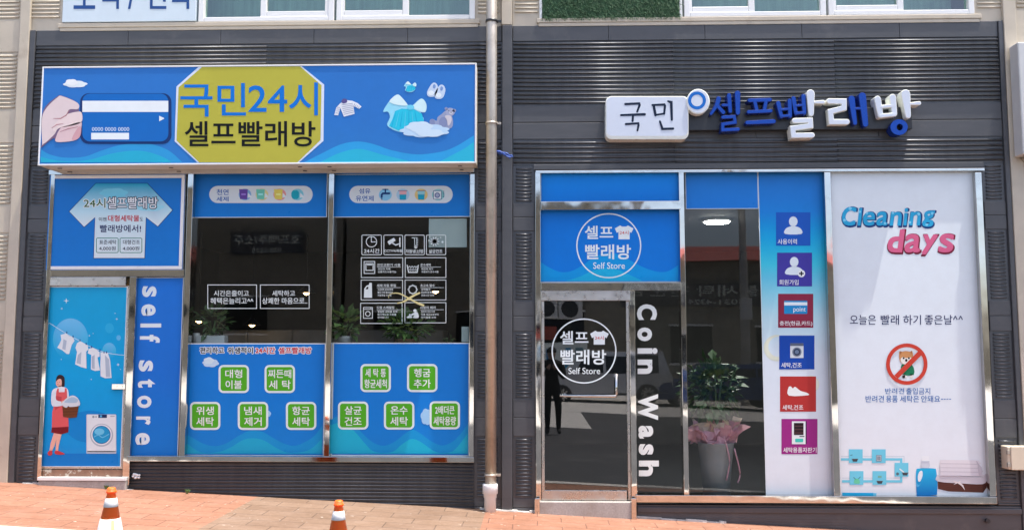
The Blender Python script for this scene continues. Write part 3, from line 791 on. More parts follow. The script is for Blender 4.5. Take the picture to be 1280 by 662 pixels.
# ------------------------------------------------------------------ posters and stickers
YG = .030                                           # outer face of the shop glass
def poster(name, label, cat, px, stops, border=None, y=YG, thick=.004, mat='printed_vinyl', group=None, rim=(222, 228, 236)):
    x0, y0, x1, y1 = px; a, b, c, d = rect(x0, y0, x1, y1, y)
    S = thing(name, label, cat, ((a+b)/2, y, c), group)
    m = MB(); m.box(a, b, y-.0005, y+thick, c, d)
    for f in m.bm.faces:
        for l in f.loops: l[m.cl] = ink(rim)
    e = (border or 0)/122
    gradpanel(m, a+e, b-e, y-.001, c+e, d-e, stops, y0, y1)
    m.build('panel', mat, S)
    return S
Y1 = YG-.001
# --- T-shirt price poster
S = poster('price_poster', 'white framed blue poster with a T-shirt and wash prices above the service door', 'poster', (60, 218, 230, 337), [(218, (24, 108, 206)), (340, (24, 110, 206))], y=-.035, thick=.03)
y = -.036
z = lambda x, y: (x/2.879, 200+y/2.879)
a, b, c, d = rect(62.3, 219, 229.5, 336.5, y)
m = MB(); w = .033
for q in ((a, b, d-w, d), (a, b, c, c+w), (a, a+w, c+w+.001, d-w-.001), (b-w, b, c+w+.001, d-w-.001)): m.box(q[0], q[1], y-.008, y-.0005, q[2], q[3], .002)
m.build('poster_frame', 'pvc_white', S)
A = Art(y, z)
sh = [(345, 85), (530, 85), (620, 180), (568, 238), (525, 205), (520, 352), (338, 352), (343, 205), (303, 240), (250, 185)]
A.poly(ribbon(sh+[sh[0]], 5, 3), (20, 70, 130), 1)
A.poly(sh, None, 2, [(200+85/2.879, (26, 150, 205)), (200+125/2.879, (60, 180, 222)), (200+180/2.879, (190, 224, 240)), (200+225/2.879, (222, 228, 236)), (330, (220, 226, 234))])
A.poly(blob(410, 118, 90, 30, 6, 2), (120, 200, 228), 3); A.poly(blob(540, 170, 90, 26, 5, 2), (160, 214, 234), 3)
A.build('tshirt_print', S)
A = Art(y, z)
A.text('24시', 302, 138, 380, 172, (236, 240, 240), 4, .03, grow=3); A.text('24시', 302, 138, 380, 172, (38, 92, 36), 5, .02)
A.text('셀프빨래방', 386, 133, 568, 175, (30, 50, 70), 4, .035, grow=3); A.text('셀프빨래방', 386, 133, 568, 175, (238, 242, 244), 5, .012)
A.build('lettering', S); A = Art(y, z)
A.text('이젠', 356, 206, 384, 220, (40, 44, 60), 4, .02); A.text('대형세탁물', 389, 198, 502, 221, (200, 34, 48), 4, .03); A.text('도', 504, 206, 515, 219, (40, 44, 60), 4, .02)
A.text('빨래방에서!', 360, 233, 508, 260, (26, 34, 92), 4, .03)
for x0, x1, t in ((346, 427, '표준세탁'), (431, 512, '대형건조')):
    A.build('lettering', S); A = Art(y, z)
    A.frame(x0, 279, x1, 334, 2.5, (60, 130, 110), 3, 6); A.text(t, x0+12, 287, x1-8, 303, (40, 44, 60), 4, .015); A.text('4,000원', x0+11, 310, x1-10, 326, (40, 44, 60), 4, .015)
A.build('lettering', S)
# --- service door poster
y = -.0145
S = poster('door_poster', 'sky blue poster with a woman, washing line and washing machine covering the service door', 'poster', (57.5, 357.8, 155.5, 583), [(357, (24, 150, 216)), (470, (12, 150, 226)), (560, (20, 136, 222)), (583, (16, 124, 212))], border=1.2, y=y, thick=.002)
y -= .001
za = lambda x, y: (45+x/5.092, 345+y/5.092); zb = lambda x, y: (45+x/3.893, 430+y/3.893)
A = Art(y, za)
A.poly(circ(220, 400, 112, 132, 36), None, 1, [(397, (118, 190, 236)), (440, (40, 158, 226)), (450, (24, 150, 224))])
A.build('bubble_print', S); A = Art(y, za)
A.poly(circ(466, 475, 44, 52, 28), None, 1, [(427, (118, 190, 236)), (446, (24, 150, 222))]); A.build('bubble_print', S); A = Art(y, za); A.circle(468, 330, 28, (44, 160, 226), 1, 32); A.build('bubble_print', S); A = Art(y, za); A.circle(526, 391, 14, (96, 182, 234), 1, 17)
A.build('bubble_print', S); A = Art(y, za)
def star(x, y, r):
    A.poly([(x+(r if k % 2 == 0 else r*.22)*math.cos(k*math.pi/4), y+(r if k % 2 == 0 else r*.22)*math.sin(k*math.pi/4)) for k in range(8) ], (226, 242, 250), 2)
for q in ((193, 156, 19), (165, 206, 9), (504, 236, 6), (515, 272, 10), (340, 378, 8), (364, 364, 5), (523, 562, 12), (538, 592, 5), (162, 528, 6), (352, 656, 7)): star(*q)
A.build('sparkle_print', S)
A = Art(y, za)
A.line(smooth_pts([(84, 296), (195, 366), (280, 412), (350, 450), (440, 484), (520, 498), (566, 502)], 4), 3, (214, 232, 244), 2)
for pts, sh in (([(158, 372), (190, 364), (212, 380), (236, 388), (246, 410), (228, 436), (212, 494), (196, 494), (168, 470), (136, 454), (150, 430), (162, 404)], [(176, 400), (196, 410), (188, 470), (168, 462)]),
    ([(262, 425), (280, 414), (300, 424), (330, 440), (334, 465), (320, 480), (322, 586), (290, 578), (250, 560), (262, 480), (252, 455)], [(268, 500), (290, 480), (285, 560), (258, 552)]),
    ([(336, 462), (355, 454), (380, 462), (405, 482), (406, 510), (392, 515), (408, 598), (376, 602), (350, 592), (352, 500), (330, 490)], [(356, 510), (374, 500), (374, 590), (356, 585)]),
    ([(410, 482), (432, 484), (458, 490), (472, 530), (482, 646), (440, 648), (412, 636), (410, 560), (412, 520)], [(440, 500), (466, 530), (474, 640), (446, 640)])):
    A.poly(pts, (226, 228, 236), 3); A.poly(sh, (176, 186, 206), 4)
for q in ((197, 358), (237, 384), (281, 408), (320, 430), (355, 450), (408, 470), (434, 484), (450, 484)): A.rect(q[0]-3, q[1]-7, q[0]+3, q[1]+6, (20, 70, 140), 5)
A.build('washing_line_print', S)
A = Art(y, zb)
A.poly(circ(265, 400, 120, 78, 36), (14, 122, 210), 1); A.rect(30, 505, 395, 530, (26, 134, 220), 1); A.rect(24, 530, 400, 592, (14, 112, 204), 1)
A.rrect(246, 340, 391, 531, 5, (206, 210, 220), 3); A.rrect(250, 343, 388, 522, 4, (222, 224, 232), 4); A.rect(247, 518, 391, 531, (176, 184, 200), 4)
A.rect(304, 341, 346, 357, (22, 46, 90), 5); A.rect(312, 344, 322, 354, (90, 170, 220), 6); A.circle(280, 352, 6, (150, 158, 170), 5); A.circle(293, 352, 4, (150, 158, 170), 5); A.rect(362, 346, 384, 352, (170, 176, 190), 5)
A.circle(320, 441, 56, (176, 182, 196), 5); A.circle(320, 439, 50, (226, 228, 236), 6); A.circle(320, 439, 44, (22, 96, 156), 7); A.circle(320, 439, 41, (36, 140, 206), 8); A.poly(circ(310, 424, 24, 16), (110, 194, 232), 9)
A.line(smooth_pts([(284, 450), (305, 440), (325, 452), (356, 436)], 4), 4, (110, 190, 230), 9)
A.build('washing_machine_print', S)
A = Art(y, zb)
SK = (236, 176, 160)
A.poly(closed([(98, 170), (106, 152), (122, 148), (138, 160), (140, 190), (136, 206), (112, 206), (100, 190)], 4), (52, 30, 34), 3)
A.poly(closed([(99, 180), (112, 168), (124, 172), (126, 194), (117, 208), (104, 204), (98, 194)], 4), SK, 4); A.line([(104, 193), (110, 194)], 2, (190, 70, 80), 5); A.circle(104, 184, 1.5, (40, 20, 20), 5); A.circle(114, 184, 1.5, (40, 20, 20), 5)
A.poly([(112, 202), (124, 198), (128, 216), (110, 218)], SK, 4)
A.poly(closed([(82, 222), (104, 210), (132, 206), (156, 220), (160, 262), (150, 290), (110, 292), (84, 302), (76, 280), (76, 244)], 3), (228, 230, 240), 5)
A.poly([(100, 228), (106, 214), (112, 214), (112, 232), (140, 232), (142, 212), (150, 214), (152, 236), (160, 400), (158, 412), (78, 414), (80, 330), (96, 270)], (222, 92, 96), 6)
A.poly([(78, 404), (160, 400), (158, 427), (124, 437), (75, 428)], (122, 24, 34), 7); A.poly([(98, 250), (126, 255), (122, 300), (94, 320)], (196, 72, 80), 7)
A.poly(closed([(78, 240), (98, 236), (100, 270), (132, 280), (134, 296), (90, 302), (76, 286)], 3), (222, 226, 238), 8); A.circle(134, 282, 10, SK, 9, 9)
A.poly([(88, 430), (108, 434), (92, 490), (78, 520), (66, 520), (72, 480)], SK, 5); A.poly([(104, 434), (126, 434), (112, 490), (108, 522), (96, 522), (98, 480)], SK, 6)
A.poly(closed([(62, 520), (78, 516), (80, 534), (66, 540), (58, 532)], 3), (196, 60, 66), 8); A.poly(closed([(94, 518), (112, 518), (142, 532), (120, 536), (95, 532)], 3), (196, 60, 66), 8)
A.build('woman_print', S)
A = Art(y, zb)
A.poly([(130, 302), (209, 300), (200, 354), (166, 358), (134, 352)], (112, 62, 34), 10); A.line([(134, 328), (205, 326)], 3, (86, 44, 24), 11); A.line([(132, 342), (202, 341)], 2, (86, 44, 24), 11); A.line([(132, 314), (206, 313)], 2, (86, 44, 24), 11)
A.poly(closed([(126, 288), (150, 262), (180, 248), (206, 262), (215, 296), (168, 304), (160, 298), (150, 308), (134, 300)], 3), (214, 218, 228), 12); A.poly(closed([(140, 278), (176, 256), (204, 266), (200, 282), (160, 284)], 3), (168, 192, 216), 13)
A.build('laundry_basket_print', S)
# --- self store panel
S = poster('vertical_sign_panel', 'narrow blue panel with white sideways letters reading self store', 'sign panel', (166.8, 346.3, 226.2, 569.5), [(346, (34, 108, 216)), (470, (30, 104, 212)), (570, (22, 112, 210))], border=1, y=.0, thick=.03)
A = Art(-.001)
xx = 174.5; k = 0
for i, (ch, y0, y1) in enumerate((('s', 357.5, 371), ('e', 380, 394.5), ('l', 404, 409), ('f', 418, 428), ('s', 450, 464), ('t', 473.5, 484), ('o', 494, 509.5), ('r', 520, 530.5), ('e', 540.5, 555.5))):
    o = (y0-455)*-.046; hgt = {'l': 26, 'f': 25, 't': 22}.get(ch, 18)
    A.text(ch, 173.2+o, y0, 173.2+o+hgt, y1, (226, 232, 244), 2, .03, rot=True)
A.build('lettering', S)
# --- blue strips with pill
def strip(label, px): return poster('window_sticker', label, 'sticker', px, [(218, (14, 98, 190)), (272, (18, 112, 208))], border=.8)
def pillart(S, fn, icons):
    A = Art(Y1, fn); A.rrect(58, 64, 1200, 254, 94, (214, 218, 226), 1); A.build('pill_print', S)
    for ic in icons:
        A = Art(Y1, fn); ic(A); A.build('icon_print', S)
S = strip('plain blue strip with a white pill of four detergent cup icons', (239.5, 217.5, 409, 271.8))
zp = lambda x, y: (255+x/8.828, 225+y/8.828)
def cup(cx, ring, col, blobby=False):
    def f(A):
        A.circle(cx, 160, 70, ring, 2, 64)
        if blobby: A.poly(blob(cx-22, 162, 80, 94, 4, 0), col, 3)
        else: A.poly([(cx-64, 102), (cx+32, 102), (cx+24, 214), (cx-54, 210)], col, 3); A.rect(cx-40, 150, cx+10, 166, tuple(min(255, v+60) for v in col), 4)
        A.poly([(cx+34, 140), (cx+80, 190), (cx+30, 196)], (222, 226, 232), 4)
    return f
pillart(S, zp, [cup(452, (130, 176, 220), (104, 70, 160)), cup(640, (222, 208, 150), (110, 196, 180)), cup(836, (226, 150, 148), (226, 206, 96)), cup(1030, (130, 200, 220), (24, 150, 186), True)])
A = Art(Y1, zp); A.text('천연', 140, 102, 272, 164, (16, 86, 170), 2, .028); A.text('세제', 138, 182, 272, 236, (16, 86, 170), 2, .028); A.build('lettering', S)
S = strip('plain blue strip with a white pill of tap, softener cup and washer icons', (416, 217.5, 588, 271.3))
zp = lambda x, y: (430+x/8.828, 225+y/8.828)
def tap(A):
    A.circle(456, 162, 72, (136, 196, 232), 2, 66); A.line([(428, 104), (486, 104)], 10, (20, 60, 120), 3); A.line([(457, 104), (457, 140)], 16, (20, 60, 120), 3); A.line([(500, 148), (430, 148), (416, 164), (416, 190)], 22, (20, 60, 120), 4); A.circle(418, 212, 7, (20, 60, 120), 3)
def beaker(cx, ring, top):
    def f(A):
        A.circle(cx, 162, 72, ring, 2, 66); A.poly([(cx-40, 118), (cx+42, 118), (cx+34, 218), (cx-34, 218)], top, 3); A.poly([(cx-38, 160), (cx+38, 160), (cx+34, 217), (cx-34, 217)], (22, 148, 196), 4); A.line([(cx-50, 120), (cx+48, 118)], 7, (150, 110, 130), 5)
    return f
def wash(A):
    A.circle(1040, 162, 70, (140, 200, 206), 2, 64); A.rect(985, 116, 1078, 214, (70, 90, 130), 3); A.rect(991, 122, 1072, 209, (226, 228, 234), 4); A.circle(1030, 168, 30, (90, 100, 150), 5); A.circle(1030, 168, 20, (170, 176, 206), 6)
    for k in range(5): A.rect(1088, 122+k*15, 1106, 128+k*15, (30, 60, 110), 3)
pillart(S, zp, [tap, beaker(650, (172, 204, 230), (230, 170, 180)), beaker(852, (224, 196, 130), (150, 206, 220)), wash])
A = Art(Y1, zp); A.text('섬유', 166, 92, 292, 150, (16, 86, 170), 2, .028); A.text('유연제', 130, 172, 328, 232, (16, 86, 170), 2, .028); A.build('lettering', S)
# --- lower blue panels with green boxes
GB = [(428, (24, 112, 212)), (500, (22, 114, 214)), (568, (26, 120, 214))]
def greens(S, fn, items):
    for cx, cy, t1, t2, s1, s2 in items:
        A = Art(Y1, fn); A.rrect(cx-50, cy-46, cx+50, cy+46, 16, (228, 236, 236), 3); A.rrect(cx-43, cy-39, cx+43, cy+39, 9, (84, 172, 36), 4)
        b = A.build('service_badge', S)
        A = Art(Y1, fn)
        A.text(t1, cx-s1, cy-31, cx+s1, cy-3, (238, 246, 236), 6, .03); A.text(t2, cx-s2, cy+4, cx+s2, cy+33, (238, 246, 236), 6, .03); A.build('lettering', b)
def waves(S, fn, sh):
    A = Art(Y1, fn)
    if sh == 0:
        wave(A, [(31, 345), (60, 362), (95, 380), (130, 386), (165, 377), (205, 353), (235, 338), (258, 335), (285, 340), (320, 360), (355, 378), (390, 385), (425, 372), (455, 352), (481, 318)], 411, (28, 138, 214), 1)
        wave(A, [(30, 372), (60, 395), (90, 408), (140, 405), (180, 390), (220, 366), (255, 360), (290, 368), (330, 392), (370, 408), (420, 404), (450, 390), (479, 362)], 411, (36, 158, 212), 2)
    else:
        wave(A, [(37, 300), (55, 290), (80, 292), (110, 312), (140, 345), (175, 375), (210, 385), (245, 372), (280, 345), (305, 333), (330, 345), (365, 370), (400, 384), (435, 372), (465, 342), (487, 310)], 411, (28, 138, 214), 1)
        wave(A, [(36, 318), (60, 310), (90, 318), (120, 345), (150, 380), (180, 405), (235, 406), (270, 380), (300, 363), (330, 372), (370, 400), (400, 409), (440, 400), (485, 345)], 411, (36, 164, 212), 2)
    A.build('wave_print', S)
zq = lambda x, y: (220+x/2.627, 410+y/2.627)
S = poster('window_sticker', 'lower blue window panel with black and red headline over five green badges', 'sticker', (233, 428.6, 406, 569.3), GB, border=1.3)
waves(S, zq, 0)
A = Art(Y1, zq); A.poly(blob(114, 114, 48, 24, 6, 1), (196, 216, 240), 2); A.poly(blob(108, 106, 30, 20, 5, 2), (214, 228, 244), 3); A.poly(blob(303, 280, 16, 18, 5, 2), (160, 200, 238), 2); A.build('cloud_print', S)
greens(S, zq, [(190, 166, '대형', '이불', 28, 27), (341, 166, '찌든때', '세 탁', 38, 36), (96, 287, '위생', '세탁', 29, 29), (253, 287, '냄새', '제거', 29, 29), (411, 287, '항균', '세탁', 29, 29)])
A = Art(Y1, zq)
for t, x0, x1, cc in (('편리하고', 79, 158, (24, 26, 40)), ('위생적이', 170, 253, (24, 26, 40)), ('24시간', 261, 326, (204, 24, 44)), ('셀프빨래방', 337, 445, (204, 24, 44))):
    A.text(t, x0, 62, x1, 83, (232, 238, 244), 2, .01, grow=2.4); A.text(t, x0, 62, x1, 83, cc, 3.2, .045)
A.build('lettering', S)
zq = lambda x, y: (400+x/2.628, 410+y/2.628)
S = poster('window_sticker', 'lower blue window panel without a headline, five green badges and waves', 'sticker', (415, 428, 586.8, 569.3), GB, border=1.3)
waves(S, zq, 1)
A = Art(Y1, zq); A.poly(blob(350, 290, 34, 48, 6, 1), (160, 200, 238), 2); A.build('cloud_print', S)
greens(S, zq, [(183, 163, '세 탁 통', '항균세척', 34, 37), (336, 163, '헹굼', '추가', 27, 28), (109, 286, '살균', '건조', 28, 28), (260, 286, '온수', '세탁', 28, 29), (410, 285, '2배더큰', '세탁용량', 32, 37)])
# --- white decals on the dark glass
z = lambda x, y: (220+x/2.876, 200+y/2.876)
W = (226, 230, 232)
for lab, x0, x1, ln in (('white outlined window decal with two lines ending in ^^', 113, 291, (('시간은줄이고', 136, 262, 468, 489), ('혜택은늘리고^^', 124, 278, 494, 517))),
                        ('white outlined window decal with two lines ending in two dots', 302, 480, (('세탁하고', 346, 428, 468, 489), ('상쾌한 마음으로..', 310, 472, 494, 517)))):
    p = P(*z((x0+x1)/2, 534), YG)
    S = thing('window_decal', lab, 'decal', (p.x, YG, p.z), 'white decals on the dark left windows')
    A = Art(YG-.0005, z); A.frame(x0, 447, x1, 534, 2.6, W, 1); A.build('decal_border', S)
    A = Art(YG-.0005, z)
    for t, a, b, c, d in ln: A.text(t, a, c, b, d, W, 1, .028)
    A.build('lettering', S)
z = lambda x, y: (430+x/5.296, 285+y/5.296)
def decal(lab, x0, y0, x1, y1, r, icon, texts):
    p = P(*z((x0+x1)/2, y1), YG)
    S = thing('window_decal', lab, 'decal', (p.x, YG, p.z), 'white decals on the dark left windows')
    A = Art(YG-.0005, z); A.frame(x0, y0, x1, y1, 4.5, W, 1, r); A.build('decal_border', S)
    A = Art(YG-.0005, z); icon(A); A.build('icon_print', S)
    A = Art(YG-.0005, z)
    for t in texts:
        if t[0] == '_': A.rect(t[1], t[2], t[3], t[4], W, 1)
        else: A.text(t[0], t[1], t[2], t[3], t[4], W, 1, .034)
    A.build('lettering', S)
def i_clock(A): A.ring(182, 90, 37, 5, W); A.line([(181, 60), (181, 92), (216, 90)], 5, W)
def i_cctv(A): A.poly([(288, 88), (330, 64), (342, 82), (300, 112)], W); A.line([(320, 98), (342, 112), (366, 104)], 8, W); A.rect(366, 62, 374, 124, W)
def i_therm(A):
    A.line([(450, 64), (470, 64)], 5, W); A.frame(466, 60, 484, 128, 4, W, 1, 8); A.circle(475, 124, 11, W)
    for k in range(5): A.rect(484, 66+k*11, 491, 69+k*11, W)
def i_germ(A):
    A.circle(600, 88, 18, W)
    for k in range(10): t = k*math.pi/5; A.line([(600, 88), (600+29*math.cos(t), 88+29*math.sin(t))], 7, W)
    for q in ((562, 82, 5), (652, 92, 7), (568, 58, 4), (640, 62, 4)): A.circle(*q, W, 1)
def i_change(A): A.frame(131, 218, 206, 302, 5, W); A.frame(142, 232, 196, 282, 6, W); A.rect(152, 240, 186, 246, W)
def i_basin(A):
    A.poly(ribbon([(418, 246), (428, 292), (484, 292), (492, 246)], 7), W)
    for k in range(4): A.line(smooth_pts([(426+k*17, 262), (434+k*17, 252), (442+k*17, 262)], 3), 4, W)
    for k in range(3): A.ring(440+k*17, 276, 7, 3, W, n=14)
def i_bottle(A):
    A.poly([(134, 400), (150, 380), (166, 374), (168, 362), (184, 362), (186, 460), (132, 460)], W); A.poly([(142, 404), (152, 388), (162, 388), (160, 404)], (30, 34, 34), 2)
def i_spin(A):
    A.ring(455, 406, 30, 8, W)
    for k in range(8): t = k*math.pi/4; A.circle(455+29*math.cos(t), 406+29*math.sin(t), 5, W, 1, n=8)
def i_drum(A): A.frame(127, 522, 190, 598, 4.5, W); A.ring(158, 566, 18, 5, W); A.rect(132, 534, 186, 538, W); A.circle(178, 528, 3, W)
def i_child(A):
    A.circle(470, 546, 11, W); A.poly(closed([(462, 560), (486, 556), (494, 592), (456, 593), (466, 574), (440, 582), (438, 574)], 3), W); A.circle(436, 574, 7, W); A.poly(closed([(420, 584), (440, 578), (452, 592), (416, 593)], 3), W)
decal('square white window decal of a clock reading 24시간', 116, 44, 250, 178, 9, i_clock, [('24시간', 132, 136, 236, 166)])
decal('square white window decal of a security camera', 262, 44, 391, 178, 9, i_cctv, [('CCTV녹화중', 266, 140, 386, 160)])
decal('square white window decal of a thermometer', 401, 44, 534, 178, 9, i_therm, [('자동냉,난방', 408, 140, 526, 166)])
decal('square white window decal of a germ with dots', 543, 44, 676, 178, 9, i_germ, [('살균건조', 562, 140, 652, 166)])
def rowtext(x, y, w, title, lines):
    t = [(title, x, y, x+w, y+18), ('_', x, y+22, x+min(158, w+66), y+24.5)]
    for k, (s, ww) in enumerate(lines): t.append((s, x+6, y+29+k*19, x+6+ww, y+43+k*19))
    return t
decal('oblong white window decal of a framed coin changer', 112, 193, 391, 329, 3, i_change, rowtext(218, 234, 156, '코인교환기 사용', [('코인과 지폐', 82), ('신용카드사용가능', 122)]))
decal('oblong white window decal of a basin of bubbles', 403, 193, 677, 329, 3, i_basin, rowtext(506, 234, 70, '온수세탁', [('찌든때 제거', 76), ('가정보다 온수사용', 114)]))
decal('oblong white window decal of a solid detergent bottle', 111, 341, 390, 477, 3, i_bottle, rowtext(217, 370, 126, '세제 자동 투입', [('고급세제 섬유유연제', 100), ('별도구매 필요없음', 100), ('자동투입 시스템', 90)]))
decal('oblong white window decal of a toothed ring', 402, 341, 677, 477, 3, i_spin, rowtext(505, 370, 96, '초고속 탈수', [('강력탈수', 62), ('원심력으로 빠르게', 90), ('건조시간 단축', 86)]))
decal('oblong white window decal of a front loading washer', 108, 494, 387, 632, 3, i_drum, rowtext(216, 516, 116, '드럼 스케일링', [('정밀한 세탁을 위해', 130), ('정기적으로 드럼을', 124), ('관리합니다', 74)]))
decal('oblong white window decal of a parent kneeling beside a child', 401, 490, 677, 628, 3, i_child, rowtext(504, 516, 102, '사랑의 배려', [('집먼지 진드기와', 92), ('각종 세균으로부터', 116), ('아이들을 보호', 100)]))
# yellow crossed tape on the glass
m = MB(); p = P(*z(440, 515), YG)
for pts, ws, l in (([(296, 462), (300, 442), (330, 430), (372, 434), (430, 464), (480, 492), (526, 510)], [3, 4, 7, 9, 12, 14, 13], 6), ([(356, 496), (395, 486), (432, 464), (470, 442), (502, 428)], [8, 13, 14, 13, 9], 8)):
    o = [XZ(*z(x, y), YG) for x, y in ribbon(smooth_pts(pts, 4), [a for a in [ws[min(int(i/4), len(ws)-1)] for i in range((len(pts)-1)*4+1)]])]
    m.extrude(o, YG-LIFT*l-.001, YG-.0002-LIFT*(l-1))
m.build('yellow_ribbon', 'yellow_tape', label='pale yellow crossed ribbon stuck over the white window decals', cat='ribbon', base=(p.x, YG, p.z))
# --- right storefront
S = poster('transom_panel', 'plain bright blue panel without writing above the circle logo panel', 'sign panel', (675.8, 214.8, 850, 252), [(214, (10, 122, 226)), (252, (10, 112, 218))], border=.6, y=.0, thick=.03)
def logo(A, cx, cy, s, col=(230, 236, 242), red=(206, 60, 60)):
    q = lambda x, y: (cx+(x-377)*s, cy+(y-308)*s)
    A.ring(cx, cy, 117*s, 4.5*s, col, 2)
    def t(b, x0, y0, x1, y1, k=.035): a, e = q(x0, y0), q(x1, y1); A.text(b, a[0], a[1], e[0], e[1], col, 2, k)
    t('셀프', 291, 236, 393, 284); t('빨래방', 292, 303, 457, 357); t('Self Store', 321, 368, 435, 391, .02)
    A.poly([q(x, y) for x, y in ((418, 235), (424, 239), (440, 239), (446, 235), (466, 246), (458, 262), (452, 258), (452, 285), (412, 285), (412, 258), (406, 262), (399, 246))], col, 2)
    a, e = q(416, 254), q(448, 268); A.text('24시', a[0], a[1], e[0], e[1], red, 3, .02)
S = poster('logo_panel', 'blue panel above the entrance door with a white circle logo and waves', 'sign panel', (674.8, 262.3, 850, 352.5), [(262, (8, 108, 216)), (352, (12, 112, 220))], border=.8, y=.0, thick=.03)
zz = lambda x, y: (630+x/2.879, 200+y/2.879)
A = Art(-.001, zz)
wave(A, [(132, 366), (160, 385), (200, 402), (240, 400), (280, 380), (320, 352), (355, 337), (385, 335), (415, 340), (450, 358), (500, 385), (550, 401), (590, 400), (627, 378)], 435, (14, 140, 226), 1)
wave(A, [(220, 435), (270, 420), (320, 398), (370, 388), (400, 392), (450, 412), (500, 435)], 435, (30, 164, 226), 1.5)
A.build('wave_print', S)
A = Art(-.001, zz); logo(A, 377, 308, 1); A.build('circle_logo', S)
p = P(730, 478, -.004)
S = thing('window_decal', 'white circle logo decal on the glass entrance door', 'decal', (p.x, -.0045, p.z))
A = Art(-.0045); logo(A, 730, 438.3, .3473); A.build('circle_logo', S)
p = P(810, 600, YG)
S = thing('window_decal', 'bold white sideways Coin Wash decal on the narrow dark pane', 'decal', (p.x, YG, p.z))
A = Art(YG-.0005)
for ch, y0, y1, h in (('C', 380, 399.5, 25), ('o', 409, 426, 18.5), ('i', 434.5, 442, 25), ('n', 449, 467, 18.5), ('W', 492, 524.5, 25), ('a', 531.5, 547.5, 18.5), ('s', 554.5, 568, 18.5), ('h', 575, 594.5, 25)):
    x0 = 796.2+(y0-380)*.012; A.text(ch, x0, y0, x0+h, y1, (232, 234, 236), 2, .042, rot=True)
A.build('lettering', S)
S = poster('window_sticker', 'short plain blue strip at the top of the flower window', 'sticker', (857, 215.3, 947.6, 261), [(214, (34, 112, 206)), (261, (28, 112, 214))], border=.6)
# icon strip
GR = [(214, (34, 112, 208)), (262, (28, 116, 216)), (292, (8, 146, 224)), (325, (50, 176, 226)), (360, (120, 202, 228)), (400, (186, 218, 234)), (450, (212, 220, 234)), (620, (218, 222, 234))]
S = poster('service_strip', 'tall strip fading from blue to white with six coloured service squares', 'poster', (952.3, 215.3, 1037, 619), GR, border=.6)
A = Art(Y1)
A.ring(971, 434.5, 16.5, 1.5, (214, 218, 206), 1, 40); A.loop(circ(971, 434.5, 15.2, n=40), circ(973, 433, 12.6, n=40), (220, 222, 208), 1)
A.build('bubble_print', S); A = Art(Y1)
A.ring(1013, 480, 11, 1, (216, 219, 210), 1, 36); A.loop(circ(1013, 480, 10, n=36), circ(1012, 478.6, 8, n=36), (222, 224, 214), 1)
A.build('bubble_print', S)
def sq(px, col, icon, t, tx):
    x0, y0, x1, y1 = px; A = Art(Y1); A.rect(x0, y0, x1, y1, col, 2); b = A.build('service_square', S)
    A = Art(Y1); icon(A, (x0+x1)/2, y0); A.build('icon_print', b)
    A = Art(Y1); A.text(t, tx[0], y1-8.4, tx[1], y1-1.8, (236, 240, 246), 4, .022); A.build('lettering', b)
WI = (222, 230, 242)
def person(A, cx, y): A.circle(cx, y+11.5, 5.4, WI, 3, 6.3, 20); A.poly(closed([(cx-10.2, y+27), (cx-9.5, y+20.5), (cx-3, y+17.5), (cx+3, y+17.5), (cx+9.5, y+20.5), (cx+10.2, y+27)], 3), WI, 3)
def person_add(A, cx, y): person(A, cx-.5, y); A.circle(cx+8.5, y+26, 4.6, (235, 238, 242), 5); A.rect(cx+5.6, y+25.2, cx+11.4, y+26.8, (20, 22, 30), 6); A.rect(cx+7.7, y+23.1, cx+9.3, y+28.9, (20, 22, 30), 6)
def card(A, cx, y): A.rrect(cx-14.5, y+8.5, cx+14.5, y+25, 1, (32, 130, 206), 3); A.rect(cx-14.4, y+10.5, cx+14.4, y+14.5, (226, 234, 242), 4); A.text('point', cx-3, y+16.5, cx+12.5, y+24, (232, 238, 246), 4, .02)
def washer(A, cx, y): A.rect(cx-8.3, y+9.5, cx+8.3, y+28, (206, 212, 222), 3); A.rect(cx-8.3, y+9.5, cx+8.3, y+13, (90, 100, 124), 4); A.circle(cx, y+20.5, 5.8, (120, 128, 148), 4); A.circle(cx, y+20.5, 4.3, (40, 56, 84), 5); A.circle(cx, y+20.5, 2.6, (104, 120, 150), 6)
def shoe(A, cx, y): A.poly(closed([(cx-12, y+14), (cx-9, y+12.5), (cx-6.5, y+15), (cx-3.5, y+13), (cx+3, y+18), (cx+11, y+20.5), (cx+12.5, y+23.5), (cx-11.5, y+24)], 3), (232, 232, 234), 3)
def vend(A, cx, y):
    A.rect(cx-8.5, y+3, cx+9, y+31, (70, 40, 80), 3); A.rect(cx-9.5, y+3, cx+7.5, y+31.5, (224, 228, 234), 4); A.rect(cx-7, y+5, cx+5, y+20, (44, 30, 36), 5)
    for k in range(3): A.rect(cx-6.4, y+8.6+k*4.2, cx+4.4, y+9.4+k*4.2, (104, 70, 74), 6)
    A.rrect(cx-5.5, y+24.6, cx+4.5, y+29, 1, (70, 180, 184), 5); A.rect(cx, y+21.3, cx+6, y+22.4, (60, 60, 70), 5)
sq((970, 265.3, 1013, 307), (26, 82, 190), person, '사용이력', (972, 996))
sq((971.3, 315.7, 1015, 357.7), (66, 58, 158), person_add, '회원가입', (974, 998))
sq((972.6, 367, 1016.5, 409.3), (140, 40, 68), card, '충전(현금,카드)', (974.5, 1015.3))
sq((974, 419, 1018, 461.2), (22, 70, 168), washer, '세탁,건조', (976.5, 1002))
sq((975, 470, 1020, 514), (178, 52, 50), shoe, '세탁,건조', (978, 1004))
sq((976.8, 523, 1021.8, 567), (152, 42, 128), vend, '세탁용품자판기', (979, 1020.5))
